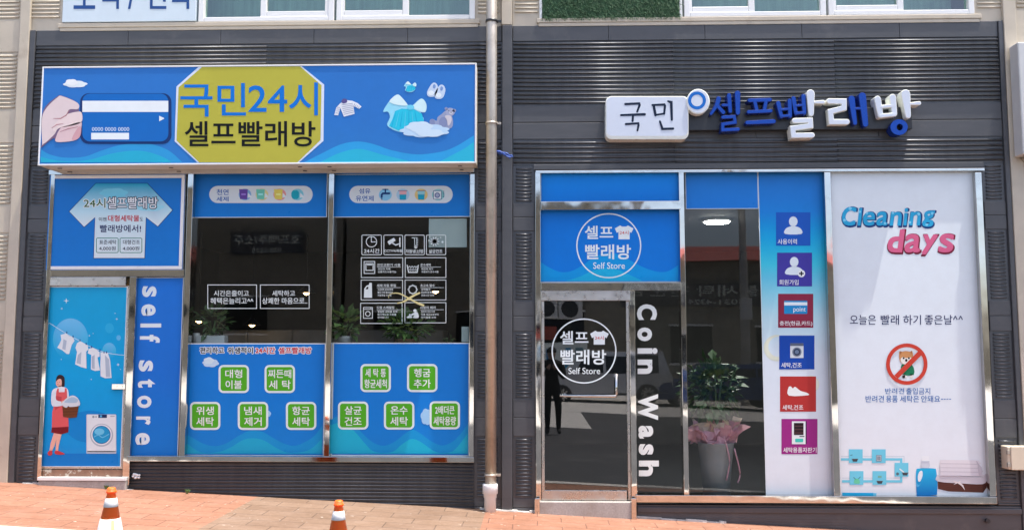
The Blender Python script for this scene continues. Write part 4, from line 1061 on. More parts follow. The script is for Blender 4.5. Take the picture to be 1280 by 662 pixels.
# white poster
S = poster('white_poster', 'tall white poster with Cleaning days lettering and a no dogs sign', 'poster', (1044, 213.8, 1227.8, 621), [(213, (222, 226, 236)), (621, (222, 225, 236))], border=0, y=.0)
yw = -.001
zw_ = lambda x, y: (1040+x/7.111, 240+y/7.111)
def fat(body, boxes, c, dark, stripe=None):
    A = Art(yw, zw_)
    for ch, x0, y0, x1, y1 in boxes: A.text(ch, x0+4, y0+5, x1+6, y1+8, dark, 2, .05, shear=.12, grow=6)
    for ch, x0, y0, x1, y1 in boxes: A.text(ch, x0+3, y0+3, x1-3, y1-3, c, 4, .065, shear=.12)
    return A
A = fat('', [('C', 84, 128, 220, 302), ('l', 222, 138, 272, 302), ('e', 272, 172, 384, 302), ('a', 390, 170, 496, 302), ('n', 508, 172, 622, 302), ('i', 630, 140, 678, 300), ('n', 682, 170, 792, 300), ('g', 798, 162, 918, 312)], (44, 152, 216), (26, 60, 120))
for x, y_, r in ((160, 146, 15), (110, 250, 13), (246, 175, 12), (310, 188, 10), (470, 278, 12), (540, 185, 12), (690, 270, 13), (770, 195, 14), (890, 190, 13), (840, 290, 12)): A.circle(x, y_, r, (126, 204, 238), 5, n=12)
A.build('cleaning_lettering', S)
A = fat('', [('d', 490, 328, 650, 540), ('a', 640, 368, 786, 540), ('y', 790, 372, 945, 558), ('s', 938, 366, 1086, 540)], (212, 96, 136), (120, 26, 52)); A.build('days_lettering', S)
zv = lambda x, y: (1030+x/2.88, 200+y/2.88)
A = Art(yw, zv)
for t, x0, x1 in (('오늘은', 93, 187), ('빨래', 204, 270), ('하기', 285, 349), ('좋은날', 362, 462), ('^^', 464, 500)): A.text(t, x0, 557 if t != '^^' else 560, x1, 592 if t != '^^' else 574, (36, 38, 88), 2, .016)
A.build('headline_lettering', S)
zn = lambda x, y: (1090+x/7.355, 420+y/7.355)
A = Art(yw, zn)
A.poly(closed([(272, 258), (368, 262), (384, 352), (280, 350)], 3), (30, 118, 82), 2)
for x0, x1 in ((282, 304), (352, 382)): A.rect(x0-4, 346, x0+22, 384, (220, 216, 210), 2)
A.circle(300, 372, 28, (230, 228, 228), 2, 14, 16)
A.poly(closed([(252, 138), (275, 140), (312, 134), (348, 140), (368, 134), (378, 180), (370, 230), (345, 252), (310, 260), (275, 250), (254, 220), (248, 176)], 4), (200, 140, 92), 3)
A.poly(closed([(262, 210), (285, 190), (313, 200), (345, 192), (368, 210), (350, 246), (312, 258), (274, 246)], 4), (232, 226, 222), 4)
A.circle(290, 200, 9, (24, 20, 22), 5, n=14); A.circle(338, 200, 9, (24, 20, 22), 5, n=14); A.circle(314, 220, 11, (20, 18, 20), 5, 13, 14); A.poly([(256, 142), (272, 144), (262, 164)], (150, 90, 60), 5); A.poly([(352, 144), (366, 140), (362, 164)], (150, 90, 60), 5)
A.build('dog_print', S)
A = Art(yw, zn); A.ring(318, 255, 190, 34, (200, 64, 50), 8); A.poly([(428, 132), (462, 164), (236, 388), (204, 358)], (200, 64, 50), 7); A.build('no_entry_ring', S)
A = Art(yw, zv0 := (lambda x, y: (1030+x/2.736, 420+y/2.736)))
A.text('반려견', 209, 177, 274, 197, (28, 92, 176), 2, .016); A.text('출입금지', 281, 176, 363, 198, (28, 92, 176), 2, .016)
for t, x0, x1 in (('반려견', 142, 205), ('용품', 212, 252), ('세탁은', 260, 325), ('안돼요', 332, 397)): A.text(t, x0, 202, x1, 225, (28, 92, 176), 2, .016)
for k in range(4): A.rect(400+k*9.2, 213, 407+k*9.2, 215.5, (28, 92, 176), 2)
A.build('notice_lettering', S)
zc2 = lambda x, y: (1045+x/6.4, 540+y/6.4)
A = Art(yw, zc2); CB = (110, 196, 224)
A.rect(40, 205, 530, 224, CB, 1); A.rect(512, 205, 531, 400, CB, 1.3); A.rect(48, 380, 530, 400, CB, 1.6); A.rect(40, 188, 545, 190.5, (150, 180, 200), 1); A.rect(543, 188, 545.5, 260, (150, 180, 200), 1); A.rect(48, 362, 520, 364.5, (150, 180, 200), 1)
for x0, y0 in ((102, 134), (286, 134), (468, 242), (108, 308), (291, 308)): A.rect(x0, y0, x0+111, y0+110, CB, 3)
def basin(cx, cy): A.poly([(cx-24, cy-8), (cx+24, cy-8), (cx+16, cy+12), (cx-16, cy+12)], (70, 72, 78), 4); A.rect(cx-27, cy-11, cx+27, cy-7, (110, 112, 118), 5)
basin(151, 220); basin(349, 396); basin(552, 330); A.rect(320, 180, 364, 230, (130, 140, 156), 4); A.frame(326, 186, 358, 224, 3, (214, 222, 230), 5)
for k in range(2): A.rect(341+k*0, 186+k*18, 343, 206+k*18, (214, 222, 230), 5); A.rect(326, 204, 358, 206, (214, 222, 230), 5)
A.line([(116, 182), (130, 178)], 5, (70, 90, 110), 4); A.circle(492, 330, 12, (90, 110, 120), 4); A.line([(510, 292), (540, 316)], 10, (224, 230, 236), 4); A.poly(closed([(150, 372), (180, 372), (190, 405), (145, 405)], 3), (104, 196, 160), 4); A.line([(140, 358), (156, 372)], 4, (60, 80, 90), 4); A.line([(178, 370), (194, 354)], 4, (60, 80, 90), 4); A.rect(334, 346, 364, 360, (120, 170, 150), 4)
A.poly([(50, 480), (300, 482), (324, 486), (318, 508), (50, 510)], (28, 156, 222), 3); A.poly([(296, 482), (324, 485), (318, 508), (296, 508)], (110, 196, 232), 4)
A.build('flow_diagram', S)
A = Art(yw, zc2)
A.poly(closed([(642, 300), (655, 288), (720, 284), (785, 288), (800, 300), (811, 400), (808, 480), (795, 498), (660, 502), (645, 485), (640, 420), (638, 350)], 4), None, 3, [(584, (44, 160, 222)), (602, (28, 140, 216)), (619, (16, 106, 190))])
A.poly(closed([(655, 340), (672, 308), (690, 310), (690, 350), (672, 390), (656, 385)], 4), (222, 226, 236), 4); A.poly(closed([(640, 400), (662, 420), (682, 395), (660, 432), (642, 430)], 3), (80, 170, 222), 4)
A.poly([(682, 232), (744, 230), (752, 264), (740, 284), (690, 284), (677, 262)], (200, 206, 222), 4); A.rrect(684, 186, 744, 234, 8, (226, 228, 236), 5); A.rect(684, 228, 746, 236, (186, 194, 214), 6)
A.build('detergent_bottle_print', S)
A = Art(yw, zc2)
A.poly([(812, 388), (1170, 408), (1208, 378), (1204, 440), (1176, 480), (900, 470), (816, 450)], (92, 52, 44), 3); A.poly([(1170, 408), (1208, 378), (1204, 440), (1176, 480)], (74, 40, 34), 4)
for k in range(4): A.line([(816, 404+k*14), (1172, 424+k*14)], 2, (74, 38, 32), 4)
A.poly(closed([(806, 345), (835, 340), (1150, 356), (1190, 330), (1206, 338), (1208, 372), (1172, 412), (1000, 406), (812, 390)], 3), (198, 192, 204), 5)
for k in range(4):
    y0 = 218+k*32; A.poly(closed([(834, y0+4), (850, y0), (1120, y0+4), (1140+k*7, y0+16), (1138+k*8, y0+34), (850, y0+32), (832, y0+20)], 3), (218-k*3, 212-k*3, 222-k*2), 6+k); A.line([(836, y0+30), (1130+k*8, y0+34)], 3, (160, 154, 170), 7+k)
A.poly(closed([(1118, 224), (1140, 250), (1165, 290), (1160, 345), (1140, 340), (1130, 260)], 3), (188, 182, 196), 11)
A.poly([(930, 385), (975, 392), (1000, 380), (990, 398), (1015, 420), (1030, 462), (1000, 424), (970, 404), (935, 418), (955, 402)], (216, 204, 208), 11)
A.build('towel_basket_print', S)
# --- banner in the upper window
a, b, c, d = rect(81, -130, 247, 29.5, -.03)
S = thing('window_banner', 'pale banner with blue lettering in the upper left window opening', 'banner', ((a+b)/2, -.03, c))
m = MB(); m.box(a, b, -.03, .04, c+.02, d, .004)
for f in m.bm.faces:
    for l in f.loops: l[m.cl] = ink((206, 216, 230))
m.build('panel', 'printed_banner', S)
A = Art(-.0305)
for t, x0, x1 in (('토', 92, 119), ('목', 125, 152), ('/', 160, 170), ('건', 182, 208), ('축', 212, 240)): A.text(t, x0, -26, x1, 11.5, (44, 78, 140), 2, .01)
A.build('lettering', S)
# ------------------------------------------------------------------ fixtures on the wall
px_ = P(614, 300, -.12).x
pz0, pz1 = zc(604, 612, -.12), Ztop-.1
S = thing('downpipe', 'beige metal downpipe with a white plastic foot between the two shopfronts', 'pipe', (px_, -.12, G(px_)))
m = MB(); m.tube([(px_, -.12, pz0-.02), (px_, -.12, pz1)], .056, 24); m.build('pipe', 'pipe_metal', S)
m = MB(); m.lathe(px_-.005, -.12, [(.058, G(px_)-.03), (.058, pz0-.14), (.064, pz0-.135), (.066, pz0-.10), (.076, pz0-.095), (.076, pz0-.012), (.072, pz0), (.057, pz0+.001)], 24); m.build('pipe_foot', 'pvc_white', S)
for py in (27, 154.5, 593):
    z_ = zc(py, 614, -.12); m = MB(); m.lathe(px_, -.12, [(.0565, z_-.012), (.064, z_-.012), (.064, z_+.012), (.0565, z_+.012)], 24)
    m.box(px_+.05, px_+.10, -.128, -.112, z_-.012, z_+.012, .002); m.box(px_-.008, px_+.008, -.06, -.012, z_-.01, z_+.01); m.build('pipe_bracket', 'pipe_metal' if py > 100 else 'black_metal', S)
# knotted wire on the centre post
m = MB(); rnd = random.Random(9)
def wire(a, b, n, j, r): 
    pts = []
    for k in range(n+1):
        t = k/n; q = Vector(P(a[0]+(b[0]-a[0])*t, a[1]+(b[1]-a[1])*t, -.075)); pts.append(q+Vector((rnd.uniform(-j, j), rnd.uniform(-j, .2*j), rnd.uniform(-j, j))))
    m.tube(smooth_pts([tuple(p) for p in pts], 4), r, 6)
for k in range(4): wire((619+k, 188+k*.8), (639, 197-k), 5, .02, .006)
p = P(628, 193, -.075); m.build('tied_wire', 'wire_blue', label='knotted blue wire tied round the dark centre post', cat='wire', base=(p.x, -.075, p.z))
# cream box at the right edge
a, b, c, d = rect(1260.5, 558, 1302, 586.5, -.16)
S = thing('junction_box', 'cream junction box on the ribbed wall at the right edge', 'box', ((a+b)/2, 0, c))
m = MB(); m.box(a, b, -.15, -.016, c, d, .008); m.build('box_body', 'cream_box', S)
m = MB(); m.box(a+.025, b+.002, -.166, -.1505, c-.004, d+.004, .006); m.build('box_lid', 'cream_box', S)
m = MB()
for t in (.2, .75): z_ = c+(d-c)*t; m.box(a-.006, a+.024, -.16, -.13, z_-.02, z_+.02, .003)
m.build('hinge', 'pipe_metal', S)
# outdoor unit at the upper right
a, b, c, d = rect(1275.5, 52, 1370, 192, -.22)
S = thing('outdoor_unit', 'pale grey outdoor unit at the upper right edge beside a black hose', 'outdoor unit', ((a+b)/2, 0, c))
m = MB(); m.box(a, b, -.22, -.05, c, d, .012); m.build('casing', 'grey_box', S)
m = MB()
for q in (a+.1, b-.1): m.box(q-.02, q+.02, -.21, -.012, c-.04, c-.002); 
m.build('wall_bracket', 'pipe_metal', S)
m = MB(); m.lathe(0, 0, [(.21, -.01), (.22, 0), (.2, .01)], 32)
bmesh.ops.rotate(m.bm, verts=m.bm.verts, cent=(0, 0, 0), matrix=Matrix.Rotation(math.pi/2, 3, 'X')); bmesh.ops.translate(m.bm, verts=m.bm.verts, vec=((a+b)/2, -.232, (c+d)/2)); m.build('fan_grille', 'black_metal', S)
m = MB(); pts = [tuple(P(x, y, -.07)) for x, y in ((1273.5, 158), (1271.5, 168), (1271.5, 180), (1275, 188), (1283, 193), (1295, 190))]
p = P(1273, 175, -.07); m.tube(smooth_pts(pts, 5), .014, 8); m.build('drain_hose', 'rubber_black', label='short black hose curling on the beige wall at the right', cat='hose', base=(p.x, -.07, p.z))
# artificial turf covering the upper opening on the right
a, b, c, d = rect(677.5, -140, 848, 22.5, -.02)
S = thing('turf_panel', 'green artificial turf panel filling the upper opening on the right shop', 'panel', ((a+b)/2, 0, c))
m = MB(); m.box(a, b, -.015, .06, c, d); m.build('backing', 'turf', S)
m = MB(); rnd = random.Random(4)
for k in range(7000):
    x, z_ = rnd.uniform(a, b), c+(rnd.random()**1.6)*(d-c); l = rnd.uniform(.03, .07); t = rnd.uniform(-2.6, -.5); w = .005
    q = Vector((x, -.0155, z_)); e = q+Vector((math.cos(t)*l, -rnd.uniform(.01, .035), math.sin(t)*l*.8))
    m.face([q+Vector((-w, 0, 0)), q+Vector((w, 0, w)), e])
o = m.build('turf_blades', 'turf', S); o['kind'] = 'stuff'
m = MB(); m.box(a-.03, a-.001, -.02, .08, c, d, .005); m.box(b+.001, b+.03, -.02, .08, c, d, .005); m.box(a-.03, b+.03, -.021, .08, c-.03, c-.001, .005); m.build('panel_frame', 'pvc_white', S)
# small stuck things
p = P(170.5, 593.5, -.02); m = MB(); rnd = random.Random(2)
for k in range(9):
    q = p+Vector((rnd.uniform(-.03, .03), rnd.uniform(-.015, .0), rnd.uniform(-.025, .025))); m.lathe(q.x, q.y, [(.004, q.z-.012), (.014, q.z-.004), (.013, q.z+.006), (.004, q.z+.012)], 7)
m.build('foam_plug', 'pvc_white', label='white foam plug stuffed in a hole of the kick panel beside the service door', cat='foam plug', base=tuple(p))
for q, lab in (((133, 610), 'small green weed at the foot of the service door step'), ((234.5, 612), 'tiny green weed at the foot of the ribbed kick panel')):
    p = P(*q, -.09); m = MB(); rnd = random.Random(q[0])
    for k in range(14):
        t = rnd.uniform(0, 6.3); l = rnd.uniform(.02, .05); e = Vector((p.x+math.cos(t)*l*.7, -.09+math.sin(t)*l*.5, G(p.x)+l)); o = Vector((p.x, -.09, G(p.x)-.005)); s = Vector((.006, 0, 0))
        m.face([o-s, (o+e)/2-s*1.6+Vector((0, 0, .008)), e, (o+e)/2+s*1.6+Vector((0, 0, .008))])
    m.build('weed', 'leaf_mid', label=lab, cat='weed', base=(p.x, -.09, G(p.x)))
# ------------------------------------------------------------------ traffic cones on the road
def cone(px, py, lab, seed):
    """stands where its tip shows at the given pixel"""
    d = ray(px, py); hgt = .70
    n = Vector((-GS, 0, 1)); o = Vector((0, 0, G(0)-.13+hgt)); t = (o-CAM).dot(n)/d.dot(n); tip = CAM+d*t
    x, y = tip.x, tip.y; z0 = G(x)-.13
    S = thing('traffic_cone', lab, 'traffic cone', (x, y, z0), 'traffic cones on the road')
    S.rotation_euler = (0, 0, 0)
    R_ = lambda z: .0275+(.155-.0275)*(1-(z-.035)/(hgt-.075))**1.0
    def shell(z1, z2, add=0): return [(R_(z1)+add, z0+z1), (R_(z2)+add, z0+z2)]
    m = MB(); m.lathe(x, y, shell(.035, .66)+[(.03, z0+.664), (.034, z0+.668), (.034, z0+.676), (.028, z0+.68), (.027, z0+.695), (.02, z0+.70), (.016, z0+.698)], 36); m.build('cone_body', 'cone_orange', S)
    for z1, z2 in ((.575, .632), (.30, .50)): m = MB(); m.lathe(x, y, [(R_(z1)+.0005, z0+z1)]+shell(z1+.002, z2-.002, .003)+[(R_(z2)+.0005, z0+z2)], 36); m.build('reflective_band', 'cone_white', S)
    m = MB(); m.box(x-.19, x+.19, y-.19, y+.19, z0-.0, z0+.035, .012); m.build('cone_base', 'rubber_black', S)
    if seed:
        m = MB(); a0 = -1.05
        for k in range(5): t1, t2 = a0+.3*k/5, a0+.3*(k+1)/5; m.face([(x+(R_(z)+.0045)*math.cos(t), y+(R_(z)+.0045)*math.sin(t), z0+z) for t, z in ((t1, .40+.02*(k % 2)), (t2, .40+.02*((k+1) % 2)), (t2, .495), (t1, .495))])
        m.build('scuffed_patch', 'yellow_tape', S)
cone(139.5, 608.5, 'orange and white traffic cone with a yellow scuff, in front of the service door', 1)
cone(423.5, 624.5, 'orange and white traffic cone in front of the lower blue panels, nearer the downpipe', 0)
# ------------------------------------------------------------------ inside the shop
def leaves(m, c, n, rx, ry, rz, l, w, rnd, droop=.3):
    for k in range(n):
        u = Vector((rnd.gauss(0, 1), rnd.gauss(0, 1), rnd.gauss(0, 1))).normalized()*rnd.uniform(.35, 1)**.6
        q = Vector((c[0]+u.x*rx, c[1]+u.y*ry, c[2]+u.z*rz)); d = Vector((u.x, u.y, u.z*.6+rnd.uniform(-droop, .5))).normalized()
        s = d.cross(Vector((rnd.uniform(-.4, .4), rnd.uniform(-.4, .4), 1))).normalized(); k_ = rnd.uniform(.7, 1.3); up = s.cross(d)*.12*l
        a, e = q, q+d*l*k_; mid = (a+e)/2+up
        m.face([a, mid-s*w*k_, e, mid+s*w*k_])
def plant(name, px, py, Y, potw, poth, fol, lab, potmat='pot_white', leafmat='leaf_dark', n=120, ll=.1, lw=.025, seed=1, square=False):
    p = P(px, py, Y); S = thing(name, lab, 'plant', (p.x, Y, p.z))
    m = MB(); r = potw/2
    if square: m.box(p.x-r, p.x+r, Y-.06, Y+.06, p.z, p.z+poth, .01)
    else: m.lathe(p.x, Y, [(r*.7, p.z), (r*.95, p.z+poth*.9), (r, p.z+poth), (r*.85, p.z+poth), (r*.8, p.z+poth*.9)], 20)
    m.build('pot', potmat, S)
    rnd = random.Random(seed); m = MB(); rx, rz, dz = fol
    for k in range(7): t = rnd.uniform(0, 6.28); m.tube([(p.x, Y, p.z+poth*.85), (p.x+math.cos(t)*rx*.3, Y+math.sin(t)*.05, p.z+poth+dz*.5), (p.x+math.cos(t)*rx*.6, Y+math.sin(t)*.1, p.z+poth+dz)], .005, 5)
    leaves(m, (p.x, Y, p.z+poth+dz), n, rx, min(rx, .14), rz, ll, lw, rnd); m.build('foliage', leafmat, S)
    return S
Yl = .17
plant('potted_plant', 265, 432, Yl, .30, .11, (.15, .14, .15), 'dim leafy plant in a long pale trough behind the first dark window', n=90, seed=1, square=True)
plant('potted_plant', 431, 432, Yl, .19, .10, (.14, .11, .13), 'small broad leaved plant in a white pot behind the window decals', leafmat='leaf_mid', n=60, ll=.12, lw=.04, seed=2)
plant('potted_plant', 508, 432, Yl, .26, .07, (.25, .12, .13), 'wide spreading plant in a low clay pot behind the window decals', potmat='pot_clay', leafmat='leaf_mid', n=170, ll=.11, lw=.025, seed=3)
plant('potted_plant', 563, 432, Yl, .11, .03, (.05, .025, .03), 'tiny plant in a small pot near the right end of the ledge', potmat='sign_dark', n=24, ll=.04, lw=.012, seed=4)
p = P(245, 431.5, Yl); m = MB(); m.lathe(p.x, Yl, [(.03, p.z), (.036, p.z+.13), (.03, p.z+.13)], 16); m.build('white_cup', 'pot_white', label='small white cup at the left end of the window ledge', cat='cup', base=(p.x, Yl, p.z))
a, b, c, d = rect(536, 273, 583.5, 309, .05); m = MB(); m.box(a, b, .05, .053, c, d); m.build('wall_notice', 'paper_pale', label='blank pale sheet stuck inside the second dark window above the plants', cat='paper', base=((a+b)/2, .05, c))
a, b, c, d = rect(577, 408, 586, 427, .05); m = MB(); m.box(a, b, .05, .053, c, d); m.build('small_notice', 'paper_pale', label='small pale card at the lower right corner of the second dark window', cat='paper', base=((a+b)/2, .05, c))
def pendant(px, py, Y, lab):
    p = P(px, py, Y); S = thing('pendant_lamp', lab, 'lamp', (p.x, Y, p.z), 'warm lamps inside the left shop')
    m = MB(); m.tube([(p.x, Y, p.z+.1), (p.x, Y, zce-.002)], .006, 6); m.build('cord', 'black_metal', S)
    m = MB(); m.lathe(p.x, Y, [(.12, p.z), (.06, p.z+.06), (.02, p.z+.10)], 20); m.build('lamp_shade', 'black_metal', S)
    m = MB(); m.lathe(p.x, Y, [(.005, p.z-.03), (.04, p.z-.01), (.04, p.z+.01), (.01, p.z+.04)], 12); m.build('bulb', 'lamp_warm', S)
pendant(249, 401, 2.4, 'leftmost warm lamp glowing low behind the first dark window'); pendant(315, 406, 3.4, 'warm lamp glowing under the outlined decals of the first dark window')
pendant(383, 366, 2.6, 'warm lamp glowing at the right of the two dots decal'); pendant(544.5, 364, 2.8, 'warm lamp glowing behind the toothed ring decal')
p = P(896, 277, 1.3); p.z = zce
S = thing('ceiling_light', 'round white ceiling light glowing inside the flower window', 'ceiling light', (p.x, 1.3, zce-.05))
m = MB(); m.lathe(p.x, 1.3, [(.17, zce-.002), (.17, zce-.03), (.15, zce-.032)], 28); m.build('light_housing', 'pvc_white', S)
m = MB(); m.lathe(p.x, 1.3, [(.148, zce-.033), (.14, zce-.045), (.05, zce-.05)], 28); m.build('diffuser', 'lamp_white', S)
la = bpy.data.lights.new('ceiling_lamp', 'AREA'); la.shape = 'DISK'; la.size = .28; la.energy = 22; la.color = (1, .96, .9)
lo = bpy.data.objects.new('ceiling_lamp', la); COL.objects.link(lo); lo.location = (0, 0, -.02); lo.parent = S      # the lit lamp itself
# washing machines along the back wall, dim behind the glass
for k, px in enumerate((290, 345, 400, 470, 530)):
    x = P(px, 450, 4.3).x
    S = thing('washing_machine', None, 'washing machine', (x, 4.3, zf), 'washing machines along the back wall')
    S['label'] = 'dim white washing machine with a round door at the back of the left shop'
    m = MB(); m.box(x-.33, x+.33, 3.95, 4.65, zf+.002, zf+1.75, .02); m.build('cabinet', 'machine_white', S)
    m = MB()
    for zz_ in (.55, 1.3):
        n = 24
        for q in range(n):
            t1, t2 = 2*math.pi*q/n, 2*math.pi*(q+1)/n
            m.face([(x+r*math.cos(t), 3.93+.02*(r > .2), zf+zz_+r*math.sin(t)) for r, t in ((.24, t1), (.24, t2), (.17, t2), (.17, t1))])
    m.build('door_ring', 'steel_brushed', S)
    m = MB()
    for zz_ in (.55, 1.3): m.face([(x+.168*math.cos(2*math.pi*q/24), 3.94, zf+zz_+.168*math.sin(2*math.pi*q/24)) for q in range(24)])
    m.build('door_glass', 'black_metal', S)
# flower bucket in the window
Yb = .30; p = P(896, 624, Yb); top = P(896, 553, Yb).z; zb0 = zf+.002
S = thing('flower_bucket', 'grey bucket with pink wrapped flowers and tall green foliage behind the glass', 'flower bucket', (p.x, Yb, zb0))
m = MB(); m.lathe(p.x, Yb, [(.135, zb0), (.16, zb0+(top-zb0)*.6), (.185, top), (.19, top+.01), (.175, top), (.17, top-.1)], 28); m.build('bucket', 'bucket_grey', S)
def wrapmesh(nm, mat, n, r0, z0, z1, seed):
    rnd = random.Random(seed); m = MB(); rings = []
    for j in range(5):
        t = j/4; ring = []
        for k in range(n):
            a = 2*math.pi*k/n; r = r0*(.55+.75*t**.8)*(1+.16*t*math.sin(a*5+seed)+.12*t*math.sin(a*11+seed*2)); 
            ring.append((p.x+r*math.cos(a), Yb+r*.6*math.sin(a), z0+(z1-z0)*t*(1+.18*math.sin(a*4+seed)+.1*math.sin(a*9))-.12*max(0, t-.75)*(1+math.sin(a*3))))
        ring = [(x+rnd.uniform(-.012, .012)*j, y+rnd.uniform(-.012, .012)*j, z+rnd.uniform(-.012, .016)*j) for x, y, z in ring]
        rings.append(ring)
    vs = [v for r in rings for v in r]; m.grid(vs, [(j*n+k, j*n+(k+1) % n, (j+1)*n+(k+1) % n, (j+1)*n+k) for j in range(4) for k in range(n)]); m.build(nm, mat, S)
wrapmesh('paper_wrap', 'wrap_pink', 40, .20, top-.03, top+.16, 1); wrapmesh('paper_wrap', 'wrap_cream', 40, .175, top+.0, top+.22, 2); wrapmesh('paper_wrap', 'wrap_pink', 40, .15, top+.02, top+.20, 3); wrapmesh('paper_wrap', 'wrap_pink', 36, .185, top-.05, top+.09, 5)
rnd = random.Random(5); m = MB()
for k in range(9): t = rnd.uniform(0, 6.28); m.tube([(p.x, Yb, top-.1), (p.x+math.cos(t)*.1, Yb+math.sin(t)*.08, top+.4), (p.x+math.cos(t)*.24, Yb+math.sin(t)*.12, top+.8)], .007, 5)
leaves(m, (p.x-.02, Yb, top+.56), 230, .27, .14, .30, .13, .042, rnd, .8); m.build('foliage', 'leaf_dark', S)
m = MB(); q = [P(x, y, Yb-.17) for x, y in ((905, 545), (912, 575), (908, 600), (918, 560), (925, 590), (922, 603))]
m.tube(smooth_pts([tuple(v) for v in q[:3]], 4), .008, 5); m.tube(smooth_pts([tuple(v) for v in q[3:]], 4), .008, 5); m.build('ribbon_tail', 'wrap_pink', S)

# ------------------------------------------------------------------ across the street (seen in the glass)
def mir(px, py, D): q = P(px, py, D); return q.x, q.z
gy = lambda x: G(x)+.0
DB = 27.0
def house(x0, x1, h, roofh, wall, roofmat, lab, cat='house', ov=.4):
    g = gy((x0+x1)/2)-.5
    S = thing('street_house', lab, cat, ((x0+x1)/2, -DB, g))
    m = MB(); m.box(x0, x1, -DB-9, -DB, g, h); m.build('wall', wall, S)
    m = MB(); m.grid([(x0-ov, -DB+ov, h), (x1+ov, -DB+ov, h), (x1+ov, -DB-9-ov, h), (x0-ov, -DB-9-ov, h), (x0+1.5, -DB-4, h+roofh), (x1-1.5, -DB-4, h+roofh)], [(0, 1, 5, 4), (1, 2, 5), (2, 3, 4, 5), (3, 0, 4), (0, 3, 2, 1)])
    m.build('roof', roofmat, S)
    x = x0+1.2
    while x < x1-2.2:
        m = MB(); z_ = g+1.4; m.box(x, x+1.7, -DB-.02, -DB+.05, z_+.5, z_+2.0); w_ = m.build('window', 'car_glass', S)
        m = MB(); m.box(x-.06, x+1.76, -DB+.001, -DB+.08, z_+.42, z_+.499); m.box(x-.06, x+1.76, -DB+.001, -DB+.08, z_+2.001, z_+2.07); m.build('window_frame', 'pvc_white', w_)
        x += 3.4
    return S
ez = mir(905, 326, DB)[1]
house(mir(800, 400, DB)[0], mir(1120, 400, DB)[0], ez, 1.1, 'wall_olive', 'roof_red', 'low house with a dark red tiled roof across the street')
house(mir(430, 400, DB)[0], mir(795, 400, DB)[0], ez+2.4, .5, 'wall_olive', 'sign_dark', 'taller dark house with a flat roof across the street')
house(mir(40, 400, DB)[0], mir(425, 400, DB)[0], ez+2.8, .8, 'wall_olive', 'sign_dark', 'wide dark house with a shop sign across the street')
def street_sign(px, D, lines, lab, mat='sign_dark', ink_=(200, 200, 196)):
    x0, z1_ = mir(px[0], px[1], D); x1, z0_ = mir(px[2], px[3], D); y = -D+.12
    S = thing('street_sign', lab, 'sign', ((x0+x1)/2, y, z0_)); m = MB(); m.box(x0, x1, y-.1, y, z0_, z1_, .02); m.build('sign_box', mat, S)
    for t, f0, g0, f1, g1 in lines:                 # reads left to right from the street, so it runs towards -x
        vs, fs = text_geo(t, .012); mm = MB(); xa_, xb_ = x1+(x0-x1)*f0, x1+(x0-x1)*f1; za_, zb_ = z0_+(z1_-z0_)*g0, z0_+(z1_-z0_)*g1
        mm.grid([(xa_+(xb_-xa_)*u, y+.006, za_+(zb_-za_)*v) for u, v in vs], fs, ink(ink_)); mm.build('lettering', 'printed_banner', S)
street_sign((775, 355, 985, 384), DB, [('이불세탁 전문점', .05, .4, .95, .92), ('031-4324', .3, .08, .6, .28)], 'dark shop sign on the red roofed house across the street')
street_sign((290, 290, 380, 318), DB, [('호프/맥주/소주', .05, .45, .95, .92), ('038-5575', .3, .08, .7, .3)], 'dark shop sign on the wide house across the street')
street_sign((655, 408, 696, 424), DB, [], 'plain red shop sign on the taller house across the street', 'roof_red')
def bright_panel(px, col, stripes, lab):
    x0, z1_ = mir(px[0], px[1], DB); x1, z0_ = mir(px[2], px[3], DB); z0_ = max(z0_, G(x0)-.1); y = -DB+.09
    S = thing('shop_shutter', lab, 'shutter', ((x0+x1)/2, y, z0_)); m = MB(); m.box(x0, x1, y-.08, y, z0_, z1_, .02)
    for f in m.bm.faces:
        for l in f.loops: l[m.cl] = ink(col)
    m.build('shutter_panel', 'printed_banner', S)
    for f0, f1, c in stripes:
        m = MB(); m.box(x0+(x1-x0)*f0, x0+(x1-x0)*f1, y+.003, y+.03, z0_+.25, z1_-.25)
        for f in m.bm.faces:
            for l in f.loops: l[m.cl] = ink(c)
        m.build('colour_stripe', 'printed_banner', S)
bright_panel((680, 428, 734, 492), (226, 228, 230), [(.08, .2, (40, 120, 190)), (.5, .62, (60, 140, 200)), (.72, .9, (120, 150, 160))], 'bright white shutter with blue stripes across the street')
def aircon(px, py):
    x, z_ = mir(px, py, DB); S = thing('wall_unit', 'outdoor unit with a round fan on the taller house across the street', 'outdoor unit', (x, -DB+.2, z_-.4), 'outdoor units across the street')
    m = MB(); m.box(x-.5, x+.5, -DB+.055, -DB+.45, z_-.4, z_+.4, .03); m.build('casing', 'grey_box', S)
    m = MB(); m.face([(x+.33*math.cos(t*math.pi/12), -DB+.46, z_+.33*math.sin(t*math.pi/12)) for t in range(24)]); m.build('fan_grille', 'black_metal', S)
aircon(684, 387); aircon(712, 387)
x, z_ = mir(929, 330, 24.0); S = thing('utility_pole', 'concrete utility pole with wires across the street', 'pole', (x, -24, G(x)))
m = MB(); m.tube([(x, -24, G(x)-.3), (x, -24, 9)], [.17, .12], 14); m.build('pole_shaft', 'pole_concrete', S)
m = MB(); m.box(x-.7, x+.7, -24.2, -23.8, 8.2, 8.3); m.build('crossarm', 'black_metal', S)
m = MB(); m.box(x-.2, x+.2, -23.86, -23.6, mir(929, 385, 24)[1]-.4, mir(929, 385, 24)[1]+.3, .03); m.build('meter_box', 'grey_box', S)
m = MB()
for dz in (0, .25, -.9): m.tube([(x, -24, 8.2+dz), (x+7, -24, 7.7+dz), (x+16, -24, 8.4+dz)], .02, 5); m.tube([(x, -24, 8.2+dz), (x-8, -24, 7.6+dz), (x-18, -24, 8.2+dz)], .02, 5)
m.build('power_line', 'rubber_black', S)
